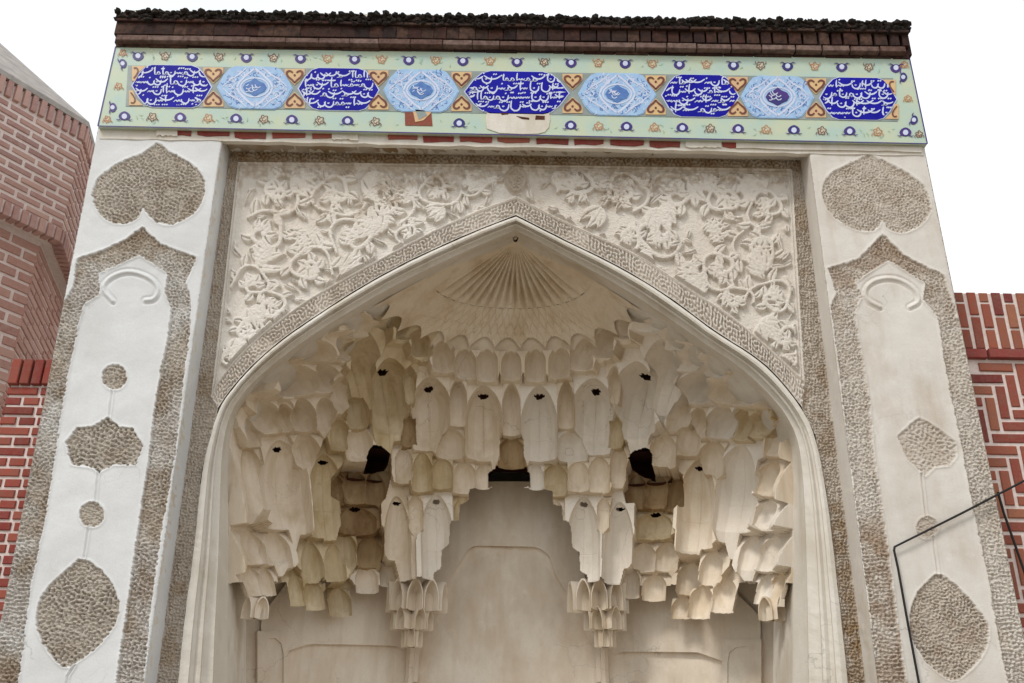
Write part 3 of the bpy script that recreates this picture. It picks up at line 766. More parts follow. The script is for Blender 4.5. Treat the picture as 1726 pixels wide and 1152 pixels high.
def pcell(cx, by, w, ty, fl='', off=0.0, ffac=1.0, blend=.42):
    p, n = hitS(cx, by); q, _ = hitS(cx, ty)
    nn = n*(1-blend)+np.array([0, -1])*blend; nn /= np.hypot(*nn)
    vd = np.array([CAM[0]-p[0], CAM[1]-p[1]]); vd /= np.hypot(*vd)
    cosa = max(.5, abs(float(nn@vd)))
    Zc = zc(*p); wm = w*Zc/FPX/cosa*1.04
    fw = float((q[:2]-p[:2])@nn)
    F = max(.42*wm, min(fw+.035, .95*wm), .05)*ffac
    # height so that the apex on the overhanging face is seen at ty
    px_, py_ = p[0]+nn[0]*(F+off), p[1]+nn[1]*(F+off)
    d = _f*FPX+CR*(cx-863.0)+CU*(576.0-ty); t = (py_-CAM[1])/d[1]; ztop = CAM[2]+d[2]*t
    h = max(.05, ztop-p[2])
    P = np.array([p[0]+nn[0]*off, p[1]+nn[1]*off, p[2]])
    mat = M_vault
    if 'o' in fl: mat = M_vault2
    if 'p' in fl: mat = M_vault3
    if 's' in fl: mat = M_vault4
    return cell(P, nn, wm, h, F, mat, hole='H' in fl)
CELLS = [
 # ring under the collar
 (821,652,36,588,''),(862,650,34,591,''),(903,652,36,588,''),(783,648,38,588,''),(945,646,38,586,''),(745,636,42,574,''),(985,632,44,570,''),
 (706,610,46,555,'o'),(1024,612,48,552,''),(672,580,44,530,'o'),(1062,580,46,525,''),(640,548,40,500,'o'),(1092,548,40,505,''),(616,520,30,490,''),
 # tall niches with star openings
 (815,786,62,652,'H'),(909,786,62,652,'pH'),(725,768,68,637,'H'),(1001,775,72,640,'pH'),(655,741,68,605,'oH'),(1076,748,72,612,'pH'),
 (607,700,56,556,'oH'),(1125,708,60,570,'pH'),
 (862,742,30,648,''),(772,728,30,640,''),(955,732,30,644,''),(690,690,24,620,'o'),(1037,690,24,620,''),
 # infill under the tall niches
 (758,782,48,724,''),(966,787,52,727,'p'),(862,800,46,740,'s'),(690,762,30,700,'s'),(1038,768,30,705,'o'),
 # row of small pointed niches
 (745,832,36,778,'o'),(783,838,40,780,''),(814,838,26,784,''),(904,838,26,784,'p'),(936,841,40,783,'o'),(975,837,38,782,''),(1011,838,36,775,''),
 (711,838,36,768,'o'),(680,815,30,756,''),(1044,820,28,752,''),
 # lower tall niches beside the three bays
 (735,979,54,838,'pH'),(984,986,58,842,'pH'),(668,975,46,838,'H'),(1045,988,50,848,'pH'),(781,896,34,840,'o'),(934,906,32,844,''),
 (774,960,34,898,''),(940,962,34,908,''),(700,905,30,840,''),(1018,905,28,845,''),
 # left and right bays
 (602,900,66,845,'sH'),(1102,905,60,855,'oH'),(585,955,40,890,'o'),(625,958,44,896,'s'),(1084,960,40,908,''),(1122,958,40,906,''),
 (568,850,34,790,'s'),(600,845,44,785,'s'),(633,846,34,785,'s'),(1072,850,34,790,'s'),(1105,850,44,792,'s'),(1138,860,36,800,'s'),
 (545,910,58,768,'oH'),(1180,935,66,776,'H'),(560,985,36,920,'o'),(520,1000,40,915,'o'),(1160,1000,42,942,''),(1205,995,40,930,''),
 (620,997,38,948,''),(656,985,28,938,''),(1101,1010,40,962,''),(1062,1005,30,950,''),
 (575,1036,38,985,'o'),(523,1032,34,978,'o'),(493,1025,30,970,'o'),(1187,1047,40,988,''),(1228,1037,44,978,''),(1146,1040,34,1000,''),
 # front clusters
 (470,900,84,744,'H'),(413,870,46,752,''),(1250,903,78,752,'p'),(1303,896,50,846,'p'),(1308,838,44,780,''),
 (411,956,44,896,''),(456,958,46,898,''),(1274,966,36,906,'p'),(1311,967,40,906,'p'),(412,1008,38,956,''),(440,1008,26,958,''),(1298,1022,26,970,'p'),(1322,1025,30,968,''),
 (510,800,48,732,''),(1205,815,50,746,''),(544,735,36,672,''),(505,735,40,672,''),(474,732,30,682,''),(440,735,44,676,''),(415,762,34,705,''),
 (1181,746,34,688,''),(1223,746,48,684,'p'),(1258,748,32,690,'o'),(1292,742,40,690,'o'),(1318,770,30,710,''),
 (570,767,38,710,'o'),(602,784,46,722,''),(1121,794,46,735,''),(1164,775,44,710,''),
 (475,676,82,612,''),(540,668,46,614,''),(1258,692,92,626,''),(1184,688,56,628,'p'),
 (575,700,46,636,''),(600,735,40,655,'o'),(1150,735,40,665,''),(1130,672,34,600,''),
 (512,617,56,570,''),(572,614,44,568,''),(1171,634,42,583,'p'),(1213,647,50,590,'p'),(593,578,48,526,''),(560,560,30,530,''),(1142,602,46,548,'p'),(1112,566,42,522,'p'),(629,547,40,503,''),
]


# ---- pendant brackets ---------------------------------------------
def pendant(cx, y0, tiers, depth):
    for (rpx, yb, yt, angs, wpx) in tiers:
        base = W(cx, yb, depth); Zc = zc(*base); r = rpx*Zc/FPX; w = wpx*Zc/FPX
        top = W(cx, yt, depth-r)
        for a in angs:
            n = np.array([math.sin(a), -math.cos(a)])
            cell(np.array([base[0]+n[0]*r*.35, base[1]+n[1]*r*.35, base[2]]), n, w, top[2]-base[2], r*.75, M_vault, parent=vault, name='bracket_cell', spring=.35)
for cx in (694, 1020):
    pendant(cx+8 if cx < 860 else cx-12, 985, [(46, 1034, 976, (-1.25, -.62, 0, .62, 1.25), 27)], 1.72)
    pendant(cx, 1035, [(32, 1064, 1022, (-1.2, -.5, .5, 1.2), 20), (16, 1092, 1054, (-1, 0, 1), 13)], 1.72)
for cx, dpt in ((432, .80), (1300, .78)):
    pendant(cx, 1000, [(22, 1045 if cx < 800 else 1048, 1006, (-.6, .6), 24)], dpt)

# ---- walls of the niche ---------------------------------------------
YB = 2.0
plan = [(-1.88, YI), (-1.93, 1.40), (-.88, YB), (.88, YB), (1.96, 1.40), (1.90, YI)]
wl = MB()
def wallgrid(p, q, z0, z1, mat, seed=0):
    nx, nz_ = 60, 90
    t = np.linspace(0, 1, nx)[None, :]*np.ones((nz_, 1)); Z = np.linspace(z1, z0, nz_)[:, None]*np.ones((1, nx))
    X = p[0]*(1-t)+q[0]*t; Y = p[1]*(1-t)+q[1]*t
    Y = Y+.008*samp(LOW, X+seed, Z, 1.8)*np.sin(PI*t)
    gridmesh('niche_wall', X, Y, Z, mat, portal)
for i in range(5): wallgrid(plan[i], plan[i+1], 0, 3.5 if i != 2 else 3.90, M_wall if i != 2 else M_wall, i)
def onplane(px, py, p, q, off):
    """ray against the vertical plane through plan points p,q shifted forward by off"""
    d = _f*FPX+CR*(px-863.0)+CU*(576.0-py); e = np.array([q[0]-p[0], q[1]-p[1]]); L = np.hypot(*e); n = np.array([e[1], -e[0]])/L
    pp = np.array(p)+n*off
    t = ((pp-CAM[:2])@n)/(d[:2]@n); r = CAM+d*t; return r, n
def slab(name, poly, p, q, off0, off1, mat):
    V = []; k = len(poly)
    for (a, b) in poly:
        r, n = onplane(a, b, p, q, off1); V.append(r)
    for v in list(V): V.append(np.array([v[0]-n[0]*(off1-off0), v[1]-n[1]*(off1-off0), v[2]]))
    F = [tuple(range(k))]+[(i, i+k, (i+1) % k+k, (i+1) % k) for i in range(k)]
    # orient front face towards camera
    return mesh(name, V, F, mat, portal)
# plaster lintels standing proud over the smooth panels below
def lintel(inner, outer, p, q, off, mat):
    a = resample(inner, 60); b = resample(outer, 60); V = []
    for s_, o_ in ((a, -.01), (a, off), (b, off)):
        for (x, y) in s_: V.append(onplane(x, y, p, q, o_)[0])
    mesh('lintel', V, [(i+60*k, i+1+60*k, i+61+60*k, i+60+60*k) for k in range(2) for i in range(59)], mat, portal)
lintel([(704,1150),(707,1100),(745,1020),(764,965),(790,925),(800,920),(905,922),(925,935),(938,972),(962,1010),(972,1040),(1004,1100),(1006,1150)],
       [(690,1150),(690,1090),(712,1010),(736,950),(755,890),(770,812),(950,812),(963,890),(980,950),(996,1010),(1018,1090),(1018,1150)], plan[2], plan[3], .035, M_wall)
lintel([(484,1300),(484,1098),(520,1086),(600,1087),(668,1089),(683,1100),(683,1300)], [(440,1300),(440,1040),(500,960),(600,930),(668,930),(694,980),(694,1300)], plan[1], plan[2], .035, M_wall)
lintel([(1032,1300),(1032,1108),(1046,1099),(1110,1099),(1176,1100),(1222,1116),(1222,1300)], [(1016,1300),(1016,990),(1050,940),(1110,930),(1200,960),(1282,1040),(1282,1300)], plan[3], plan[4], .035, M_wall)
# ribs under the brackets
for cx in (692, 1019):
    a = W(cx-6, 1090, YB-.06); b = W(cx+6, 1090, YB-.06)
    mb = MB(); V = [(a[0]-.01, YB, a[2]), (a[0], YB-.05, a[2]), ((a[0]+b[0])/2, YB-.075, a[2]), (b[0], YB-.05, a[2]), (b[0]+.01, YB, a[2])]
    V += [(v[0], v[1], 0) for v in V]; mb.add(V, [(i, i+5, i+6, i+1) for i in range(4)]+[(0, 1, 2, 3, 4)])
    mb.build('rib', M_wall, portal)
# corner columns with little arched heads
for side, xs in ((-1, (443, 478)), (1, (1226, 1276))):
    p, q = (plan[1], plan[2]) if side < 0 else (plan[3], plan[4])
    y0 = 1076 if side < 0 else 1090
    arc = [(xs[0], 1400), (xs[0], y0+28), (xs[0]+3, y0+10), (xs[0]+(xs[1]-xs[0])*.3, y0+1), (xs[0]+(xs[1]-xs[0])*.6, y0), (xs[1]-4, y0+9), (xs[1], y0+26), (xs[1], 1400)]
    outer = [(xs[0]-9, 1400), (xs[0]-9, y0-12), (xs[1]+7, y0-12), (xs[1]+7, 1400)]
    V = []; k = len(arc)
    poly = outer+arc[::-1]
    slab('corner_niche', poly, p, q, 0, .05, M_wall)
# stepped plaster brackets on the wall either side of the central bay, closing pieces of the bays
def arched_frame(name, pts_in, pts_out, p, q, off0, off1, mat):
    a = resample(pts_in, 40); b = resample(pts_out, 40); V = []
    for s_, off in ((a, off0), (b, off1)):
        for (x, y) in s_:
            r, n = onplane(x, y, p, q, off); V.append(r)
    mesh(name, V, [(i, i+1, i+41, i+40) for i in range(39)], mat, portal)
# ---- the honeycomb: every cell a concave niche whose legs hang over the tier below
bay = [(700,1085),(701,1052),(715,1048),(717,1014),(729,1008),(731,972),(743,964),(745,930),(757,922),(759,890),(774,880),(776,852),(790,846),(792,829),(930,831),(932,850),(946,856),(948,884),(962,892),(964,926),(976,934),(978,968),(990,976),(992,1012),(1003,1018),(1005,1052),(1012,1058),(1012,1300),(700,1300)]
# plain return between the arch moulding and the first cells
zj = np.linspace(0, ZTOP-.01, 160); tj = np.linspace(0, .6, 6)
for sg in (-1, 1):
    JX = (Cof(zj)+sg*(Aof(zj)-.012))[:, None]+sg*.035*tj[None, :]; JY = YI-.004+tj[None, :]*np.ones((160, 1)); JZ = zj[:, None]*np.ones((1, 6))
    gridmesh('arch_return', JX, JY, JZ, M_mould, portal)
def bay_shift(cx, by):
    # the two side bays lie deeper than the brackets between them
    b = max(math.exp(-((cx-612)/44)**4), math.exp(-((cx-1112)/48)**4))
    if by > 835 and b > .3: return -.19
    if 810 < by and (690 < cx < 760 or 955 < cx < 1020): return .05
    return 0.0
nz_, nph = 440, 960
zl = np.linspace(2.62, float(Z_r)+.13, nz_)[:, None]*np.ones((1, nph)); ff = (PI-np.linspace(0, PI, nph))[None, :]*np.ones((nz_, 1))
Az, Bz, Cz = Aof(zl), Bof(zl), Cof(zl)
c_, s_ = np.cos(ff), np.sin(ff); r_ = (np.abs(c_)**NEXP+np.abs(s_)**NEXP)**(-1/NEXP)
SX = Cz+c_*r_*Az; SY = Y00+np.abs(s_)*r_*Bz
NX = -np.sign(c_)*np.abs((SX-Cz)/Az)**(NEXP-1)/Az; NY = -(np.abs((SY-Y00)/Bz)**(NEXP-1))/Bz-.35
nl_ = np.hypot(NX, NY); NX /= nl_; NY /= nl_
SPX, SPY = proj(SX, SY, zl)
best = np.full(SPX.shape, 1e9); own = np.full(SPX.shape, -1)
for i, c in enumerate(CELLS):
    u = (SPX-c[0])/(c[2]/2); v = (c[1]-SPY)/(c[1]-c[3])
    m_ = np.maximum(np.abs(u), np.abs(2*v-1))
    b_ = (m_ < best) & (m_ < 1.6); best[b_] = m_[b_]; own[b_] = i
delta = np.zeros_like(SPX); cut = np.zeros(SPX.shape, bool); rq = random.Random(17)
for i, (cx, by, w, ty, *fl) in enumerate(CELLS):
    M = own == i
    if not M.any(): continue
    fl = fl[0] if fl else ''
    u = (SPX[M]-cx)/(w/2); v = np.clip((by-SPY[M])/(by-ty), 0, 1.3)
    p, n = hitS(cx, by); q, _ = hitS(cx, ty); fw = float(np.hypot(*(q[:2]-p[:2])))
    wm = w*zc(*p)/FPX; D = wm*rq.uniform(.50, .62); sp = rq.uniform(.42, .58)
    fw = min(fw, .8*wm+.05)
    s1 = np.clip((v-sp)/(1-sp), 0, 1)
    hw = np.maximum(1e-3, np.clip(1-s1**2, 0, 1)**.55*.72+.28*(1-s1**1.4))
    ur = np.abs(u)/hw
    P_ = np.interp(ur, [0, .04, .50, .86, .975, 1.0], [1, .985, .88, .60, .30, 0])*np.clip(1-s1**5, 0, 1)**.45
    face = D*(1-np.clip(v, 0, 1)**1.6)*.9+.022
    back = .022-fw*v*.95-.50*D*np.sin(PI*np.clip(v, 0, 1))
    inn = (ur < 1) & (v < 1)
    lift = (.045+.16*D)*(1-np.clip(v, 0, 1))**.8; sh = bay_shift(cx, by)
    d = np.where(inn, face-(face-back)*P_, face)+lift+sh
    # seam down the middle, softly stepped joint across big cells
    if w > 50: d = d+np.where(inn, -.004*np.exp(-(u*w/2/.9)**2), 0)+np.where(inn & (np.abs(v-.33) < .006), -.003, 0)
    delta[M] = d
    if 'H' in fl:
        a = np.arctan2((SPY[M]-(ty+(by-ty)*.075))*2.3, SPX[M]-cx); rr_ = np.hypot(SPX[M]-cx, (SPY[M]-(ty+(by-ty)*.075))*2.3)
        cut[M] = rr_ < (6.6+1.3*np.cos(6*a)+.8*np.sin(2*a+i))*min(1, w/60)
delta += .003*samp(LOW, SX+SY, zl, 3.)
delta = np.where(zl > Z_r-.02, np.minimum(delta, -.012), delta)
edg = smst(np.minimum(ff, PI-ff), 0, .10); delta = np.minimum(delta, .01+edg)*1.0; delta = delta+0
X2 = SX+NX*delta; Y2 = SY+NY*delta
KV = ~cut & (SPY > 500) & ~inside(SPX, SPY, bay)
for hp in holes: KV &= ~inside(SPX, SPY, hp)
KV &= (SPY < 985) | (best < 1.04)
KV &= (SPY < 1056)
KQ = KV[:-1, :-1] & KV[1:, 1:] & KV[1:, :-1] & KV[:-1, 1:]
OQ = own[1:, :-1]; idx = np.arange(nz_*nph).reshape(nz_, nph)
Q = np.stack([idx[:-1, :-1], idx[1:, :-1], idx[1:, 1:], idx[:-1, 1:]], -1)
CO = np.stack([X2, Y2, zl], -1).reshape(-1, 3)
for i in range(-1, len(CELLS)):
    q = Q[KQ & (OQ == i)]
    if len(q) == 0: continue
    uq, inv = np.unique(q.ravel(), return_inverse=True); n = len(q)
    me = bpy.data.meshes.new('muqarnas_cell'); me.vertices.add(len(uq)); me.vertices.foreach_set('co', CO[uq].astype(np.float32).ravel())
    me.loops.add(4*n); me.loops.foreach_set('vertex_index', inv.astype(np.int32).ravel())
    me.polygons.add(n); me.polygons.foreach_set('loop_start', np.arange(n, dtype=np.int32)*4); me.polygons.foreach_set('loop_total', np.full(n, 4, np.int32))
    me.polygons.foreach_set('use_smooth', np.zeros(n, bool)); me.update(calc_edges=True)
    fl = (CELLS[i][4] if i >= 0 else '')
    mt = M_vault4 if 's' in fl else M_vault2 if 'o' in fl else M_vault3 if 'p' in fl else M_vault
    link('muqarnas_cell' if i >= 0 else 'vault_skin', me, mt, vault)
kk = np.linspace(1.0, 1.2, 5); SO = np.zeros((5, 300, 3))
for i, q in enumerate(kk):
    for j, f_ in enumerate(np.linspace(0, PI, 300)): SO[i, j] = Spt(f_, 2.745, q)
opx, opy = proj(SO[..., 0], SO[..., 1], SO[..., 2])


# ================================================================ TILED FRIEZE
YF = -.045
def fr(u, v):
    """frieze coords: u 0..1 left to right, v 0..1 top to bottom -> (x,z)"""
    tl, tr, bl, br = W(195, 79, YF), W(1533, 99, YF), W(165, 213, YF), W(1563, 243, YF)
    x = (tl[0]*(1-u)+tr[0]*u)*(1-v)+(bl[0]*(1-u)+br[0]*u)*v; z = (tl[2]*(1-u)+tr[2]*u)*(1-v)+(bl[2]*(1-u)+br[2]*u)*v
    return x, z
mb = MB(); c4 = [fr(0, 0), fr(1, 0), fr(1, 1), fr(0, 1)]
mb.prism(c4, YF, .03); frieze = mb.build('inscription_frieze', M_tile_bg, portal)
def fpx(px, py):
    """photo pixel on the frieze face -> x,z"""
    p = W(px, py, YF); return p[0], p[2]
def on(poly, y0, name, mat, parent, m=0, y1=YF+.001):
    k = MB(); k.prism([fpx(*p) for p in poly], y0, y1); return k.build(name, mat, parent)
def yl(x, v):
    """frieze row at fraction v for photo column x"""
    t = YTOP(x); b = YBOT(x); return t+(b-t)*v
YTOP = lambda x: 79+20*(x-195)/1338; YBOT = lambda x: 213+30*(x-165)/1398
# dark edging
for (a, b, nm) in (((165, 213), (1563, 243), 1), ((195, 79), (165, 213), 2), ((1533, 99), (1563, 243), 3)):
    k = MB(); p, q = fpx(*a), fpx(*b)
    k.ribbon([p, q], [.009, .009], YF-.003)
    k.build('edge_tile', M_tile_navy, frieze)
# centre strip
xs0, xs1 = 216, 1513
on([(xs0, yl(xs0, .235)), (xs1-8, yl(xs1, .235)), (xs1, yl(xs1, .745)), (xs0-4, yl(xs0, .745))], YF-.003, 'centre_strip', M_tile_grey, frieze)
cart = [(290,66,'b'),(430,62,'l'),(571,67,'b'),(710,62,'l'),(871,87,'b'),(1040,64,'l'),(1180,64,'b'),(1310,60,'l'),(1446,64,'b')]
def strokes(k, cx, cy, hw, hh, n, seed, mat_i=0, y=YF-.0105, big=False):
    r = random.Random(seed)
    def ins(x, y_): 
        a = abs(x-cx)/hw; b = abs(y_-cy)/hh
        return b < .93 and a+.32*b*b < .93
    def put(P, w0, w1):
        P = smoothpoly(P, 2); P = [p for p in P if ins(*p)]
        if len(P) < 3: return
        n_ = len(P); wd = [.85*(.35+.65*math.sin(PI*min(1, max(0.02, (i+.6)/n_))))*w0/235. for i in range(n_)]
        k.ribbon([fpx(*p) for p in P], wd, y-r.random()*.0004, mat_i)
    rows = 4
    for ri in range(rows):
        by = cy+hh*(-.66+.44*ri)
        x = cx+hw*.95
        while x > cx-hw:
            t = r.random(); s = r.uniform(.7, 1.05)*hh/36
            if t < .24:      # tall letters
                hgt = r.uniform(13, 19)*s; put([(x, by-hgt*.7), (x-1.5*s, by-hgt*.2), (x-1*s, by+5*s)], 3.0, 1); x -= 6*s
            elif t < .48:    # deep bowl
                put([(x, by-3*s), (x-1, by+5*s), (x-7*s, by+9*s), (x-15*s, by+6*s), (x-17*s, by-1*s)], 3.6, 1); x -= 15*s
                if r.random() < .6: put([(x+7*s, by+0), (x+5.2*s, by+1.2*s), (x+4*s, by+0)], 3.6, 3)
            elif t < .66:    # toothed run
                put([(x, by), (x-3*s, by+4*s), (x-5*s, by-.5*s), (x-8*s, by+4*s), (x-10*s, by), (x-15*s, by+4*s)], 2.8, 1); x -= 14*s
            elif t < .80:    # loop
                put([(x, by+4*s), (x-4*s, by-2*s), (x-8*s, by+1*s), (x-5*s, by+5*s), (x, by+3*s), (x-13*s, by+5*s)], 2.8, 1); x -= 12*s
            else:            # long sweep
                L = r.uniform(20, 32)*s; put([(x, by-5*s), (x-L*.3, by+1*s), (x-L*.7, by+1*s), (x-L, by-5*s)], 3.8, 1); x -= L*.55
            if r.random() < .75:
                dx, dy = x+r.uniform(2, 10)*s, by+r.choice((-7, -9, 10))*s
                for q in range(r.choice((1, 2, 2, 3))):
                    put([(dx-q*3.6, dy-1), (dx-q*3.6-1.2, dy), (dx-q*3.6-2.2, dy+1.2)], 3.0, 3)
for ci, (cx, hw, kind) in enumerate(cart):
    cy = yl(cx, .49); hh = 35
    sl0 = (YTOP(cx+50)-YTOP(cx-50))/100*1.15
    out_ = [(-1.0, 0), (-.93, -.22), (-.82, -.58), (-.66, -.90), (-.5, -1), (.5, -1), (.66, -.90), (.82, -.58), (.93, -.22), (1.0, 0), (.93, .22), (.82, .58), (.66, .90), (.5, 1), (-.5, 1), (-.66, .90), (-.82, .58), (-.93, .22)]
    poly = [(cx+hw*a, cy+hh*b+a*hw*sl0) for a, b in out_]
    if ci in (0, 8):
        pass
    rim = [(cx+(hw+2.2)*a, cy+(hh+1.0)*b+a*hw*sl0) for a, b in out_]
    on(rim, YF-.006, 'cartouche_rim', M_tile_white if kind == 'b' else M_tile_lblue, frieze)
    ct = on(poly, YF-.009, 'cartouche', M_tile_blue if kind == 'b' else M_tile_lblue, frieze)
    k = MB()
    if kind == 'b':
        strokes(k, cx, cy, hw, hh, 60, 40+ci)
        if ci == 4:
            for sx in (-1, 1):
                for (dx, dy, L) in ((0, 0, 20), (3, -7, 9), (3, 7, 9)):
                    k.ribbon([fpx(cx+sx*(hw-4-dx), cy+dy), fpx(cx+sx*(hw-4-L/2-dx), cy+dy), fpx(cx+sx*(hw-4-L-dx), cy+dy)], [.001, .016, .001], YF-.0112)
        k.build('lettering', M_tile_white, frieze)
    else:
        # interlaced arabesque: ogee straps round a dark inscribed lozenge
        med = [(cx+20*a, cy+12.5*b) for a, b in [(-1, 0), (-.8, -.55), (-.35, -.85), (0, -1.25), (.35, -.85), (.8, -.55), (1, 0), (.8, .55), (.35, .85), (0, 1.25), (-.35, .85), (-.8, .55)]]
        for sx in (-1, 1):
            for sy in (-1, 1):
                k.ribbon([fpx(cx, cy+sy*32), fpx(cx+sx*13, cy+sy*22), fpx(cx+sx*26, cy+sy*9), fpx(cx+sx*30, cy)], [.014, .016, .016, .012], YF-.0105)
                k.ribbon([fpx(cx+sx*14, cy+sy*33), fpx(cx+sx*26, cy+sy*22), fpx(cx+sx*40, cy+sy*14), fpx(cx+sx*hw*.88, cy+sy*1)], [.008, .012, .010, .006], YF-.0109)
        pp = [fpx(cx+24*math.cos(a), cy+16*math.sin(a)) for a in np.linspace(0, 2*PI, 25)]
        k.ribbon(pp, [.012]*25, YF-.0112)
        rq = random.Random(ci); k2 = MB()
        for a in np.linspace(0, 2*PI, 13)[:-1]:
            x, y = cx+.70*hw*math.cos(a), cy+.70*hh*math.sin(a)
            if abs(math.cos(a)) < .3: continue
            P = smoothpoly([(x-6, y), (x-3, y-5), (x+3, y-5), (x+6, y), (x+2, y+4), (x-1, y+1)], 2); k.ribbon([fpx(*p) for p in P], [.007]*len(P), YF-.0104)
        for _ in range(240):
            a, b = rq.uniform(-.88, .88), rq.uniform(-.86, .86)
            if abs(a)+.35*b*b > .86 or (abs(a) < .46 and abs(b) < .5): continue
            x, y = cx+a*hw, cy+b*hh; an = rq.uniform(0, 6.28); L = rq.uniform(2.5, 6)
            P = [(x, y), (x+L*math.cos(an), y+L*math.sin(an)), (x+1.6*L*math.cos(an+.7), y+1.6*L*math.sin(an+.7))]
            (k2 if rq.random() < .5 else k).ribbon([fpx(*p) for p in P], [.004, .008, .003], YF-.0100-rq.random()*.0004)
        o = k2.build('arabesque', M_tile_mid, frieze); o['kind'] = 'stuff'
        k.build('strapwork', M_tile_white, frieze)
        on(med, YF-.0125, 'medallion', M_tile_mid if ci != 7 else M_tile_navy, frieze)
        k = MB(); rq = random.Random(ci+90)
        for _ in range(7):
            x, y = cx+rq.uniform(-12, 10), cy+rq.uniform(-7, 6)
            P = smoothpoly([(x, y), (x-4, y+3), (x-8, y+1), (x-9, y-3)], 2); P = [p for p in P if abs(p[0]-cx) < 15 and abs(p[1]-cy) < 10]
            if len(P) > 2: k.ribbon([fpx(*p) for p in P], [.007]*len(P), YF-.014-rq.random()*.0004)
        k.build('lettering', M_tile_white, frieze)
# heart palmettes between the cartouches
mids = [360, 497, 638, 778, 965, 1105, 1243, 1375]
for x in mids:
    cy = yl(x, .49)
    for s in (-1, 1):
        hp = [(x, cy+s*6), (x+9, cy+s*14), (x+17, cy+s*24), (x+17, cy+s*33), (x-17, cy+s*33), (x-17, cy+s*24), (x-9, cy+s*14)]
        on(hp, YF-.0075, 'palmette', M_tile_orange, frieze)
        k = MB()
        for sx in (-1, 1):
            P = smoothpoly([(x, cy+s*9), (x+sx*4, cy+s*14), (x+sx*12, cy+s*20), (x+sx*14, cy+s*27), (x+sx*8, cy+s*30), (x+sx*3, cy+s*26)], 2)
            k.ribbon([fpx(*p) for p in P], [.010+.006*math.sin(PI*i/len(P)) for i in range(len(P))], YF-.0112)
        k.prism([fpx(x+2*math.cos(a), cy+s*22+2*math.sin(a)) for a in np.linspace(0, 2*PI, 9)[:-1]], YF-.0105, YF-.007)
        k.build('heart_scroll', M_tile_brown, frieze)
for x, sg in ((232, 1), (1500, -1)):
    cy = yl(x, .49)
    for s in (-1, 1):
        xo = x-(5 if s > 0 and sg > 0 else 0)+(5 if s > 0 and sg < 0 else 0)
        hp = [(xo-sg*9, cy+s*8), (xo-sg*9, cy+s*33), (xo+sg*14, cy+s*33), (xo+sg*2, cy+s*22), (xo-sg*2, cy+s*8)]
        on(hp, YF-.0072, 'palmette', M_tile_orange, frieze)
        k = MB(); P = smoothpoly([(xo-sg*6, cy+s*12), (xo-sg*1, cy+s*18), (xo+sg*2, cy+s*25), (xo-sg*1, cy+s*30), (xo-sg*6, cy+s*29)], 2)
        k.ribbon([fpx(*p) for p in P], [.010]*len(P), YF-.0112); k.build('heart_scroll', M_tile_brown, frieze)
# border flowers
def flower(x, y, kind, r=1.0, ang=0, flip=1):
    k = MB(); rq = random.Random(int(x*7+y))
    def pt(a, b):
        c, s = math.cos(ang), math.sin(ang); return fpx(x+(a*c-b*s)*r, y+(a*s+b*c)*r)
    if kind == 'b':
        k.prism([pt(10*math.copysign(abs(math.cos(a))**1.3, math.cos(a)), 7*math.sin(a)*(1.25 if math.sin(a)*flip < 0 else .9)) for a in np.linspace(0, 2*PI, 17)[:-1]], YF-.004, YF, 0)
        k.prism([pt(4.6*math.cos(a), 4.6*math.sin(a)) for a in np.linspace(0, 2*PI, 11)[:-1]], YF-.006, YF, 1)
        for sx in (-1, 1):
            k.ribbon([pt(sx*5, 4*flip), pt(sx*10, 6.5*flip), pt(sx*14, 5*flip)], [.010, .009, .003], YF-.0066, 0)
        return k.build('flower', [M_tile_navy, M_tile_white], frieze)
    rust = rq.random() < .65
    P = [pt((6.4+1.4*math.sin(5*a+x))*math.cos(a), (6.4+1.4*math.sin(5*a+x))*math.sin(a)) for a in np.linspace(0, 2*PI, 26)]
    k.ribbon(P, [.006]*26, YF-.005, 0)
    P = [pt(3*math.cos(a), 3*math.sin(a)) for a in np.linspace(0, 5, 10)]
    k.ribbon(P, [.005]*10, YF-.0056, 0)
    k.prism([pt(5.6*math.cos(a), 5.6*math.sin(a)) for a in np.linspace(0, 2*PI, 11)[:-1]], YF-.003, YF, 1)
    for sx in (-1, 1): k.ribbon([pt(sx*7, 2*flip), pt(sx*10, 5*flip), pt(sx*8.5, 8*flip)], [.006, .006, .002], YF-.0062, 0)
    return k.build('flower', [M_tile_rust if rust else M_tile_brown, M_tile_peach], frieze)
missing = lambda x, y: (676 < x < 734 and y > 170) or (812 < x < 935 and y > 175)
i = 0; x = 233
while x < 1515:
    flower(x, yl(x, .115), 'b' if i % 2 == 0 else 'o', .95, .02, -1); x += 45.6; i += 1
i = 0; x = 210
while x < 1540:
    y = yl(x, .875)
    if not missing(x, y): flower(x, y, 'b' if i % 2 == 0 else 'o', 1.0, .02, 1)
    x += 47.0; i += 1
for (x, y, kd, a) in ((207,108,'b',1.2),(200,146,'o',0),(190,182,'b',1.6),(181,202,'o',0),(207,90,'o',0),(1522,131,'b',1.6),(1530,167,'o',0),(1540,203,'b',1.9),(1549,227,'o',0),(1524,110,'o',0)): flower(x, y, kd, .8, a)
k = MB(); rq = random.Random(5)
for _ in range(120):
    x = rq.uniform(225, 1510); row = rq.random() < .45; y = yl(x, .12+rq.uniform(-.04, .04) if row else .875+rq.uniform(-.05, .05))
    if missing(x, y): continue
    a = rq.uniform(0, 3.1); L = rq.uniform(4, 9)
    k.ribbon([fpx(x, y), fpx(x+L*.5*math.cos(a), y+L*.5*math.sin(a)), fpx(x+L*math.cos(a+.3), y+L*math.sin(a+.3))], [.002, .006, .001], YF-.003-rq.random()*.0005)
o = k.build('sprig', M_tile_leaf, frieze); o['kind'] = 'stuff'
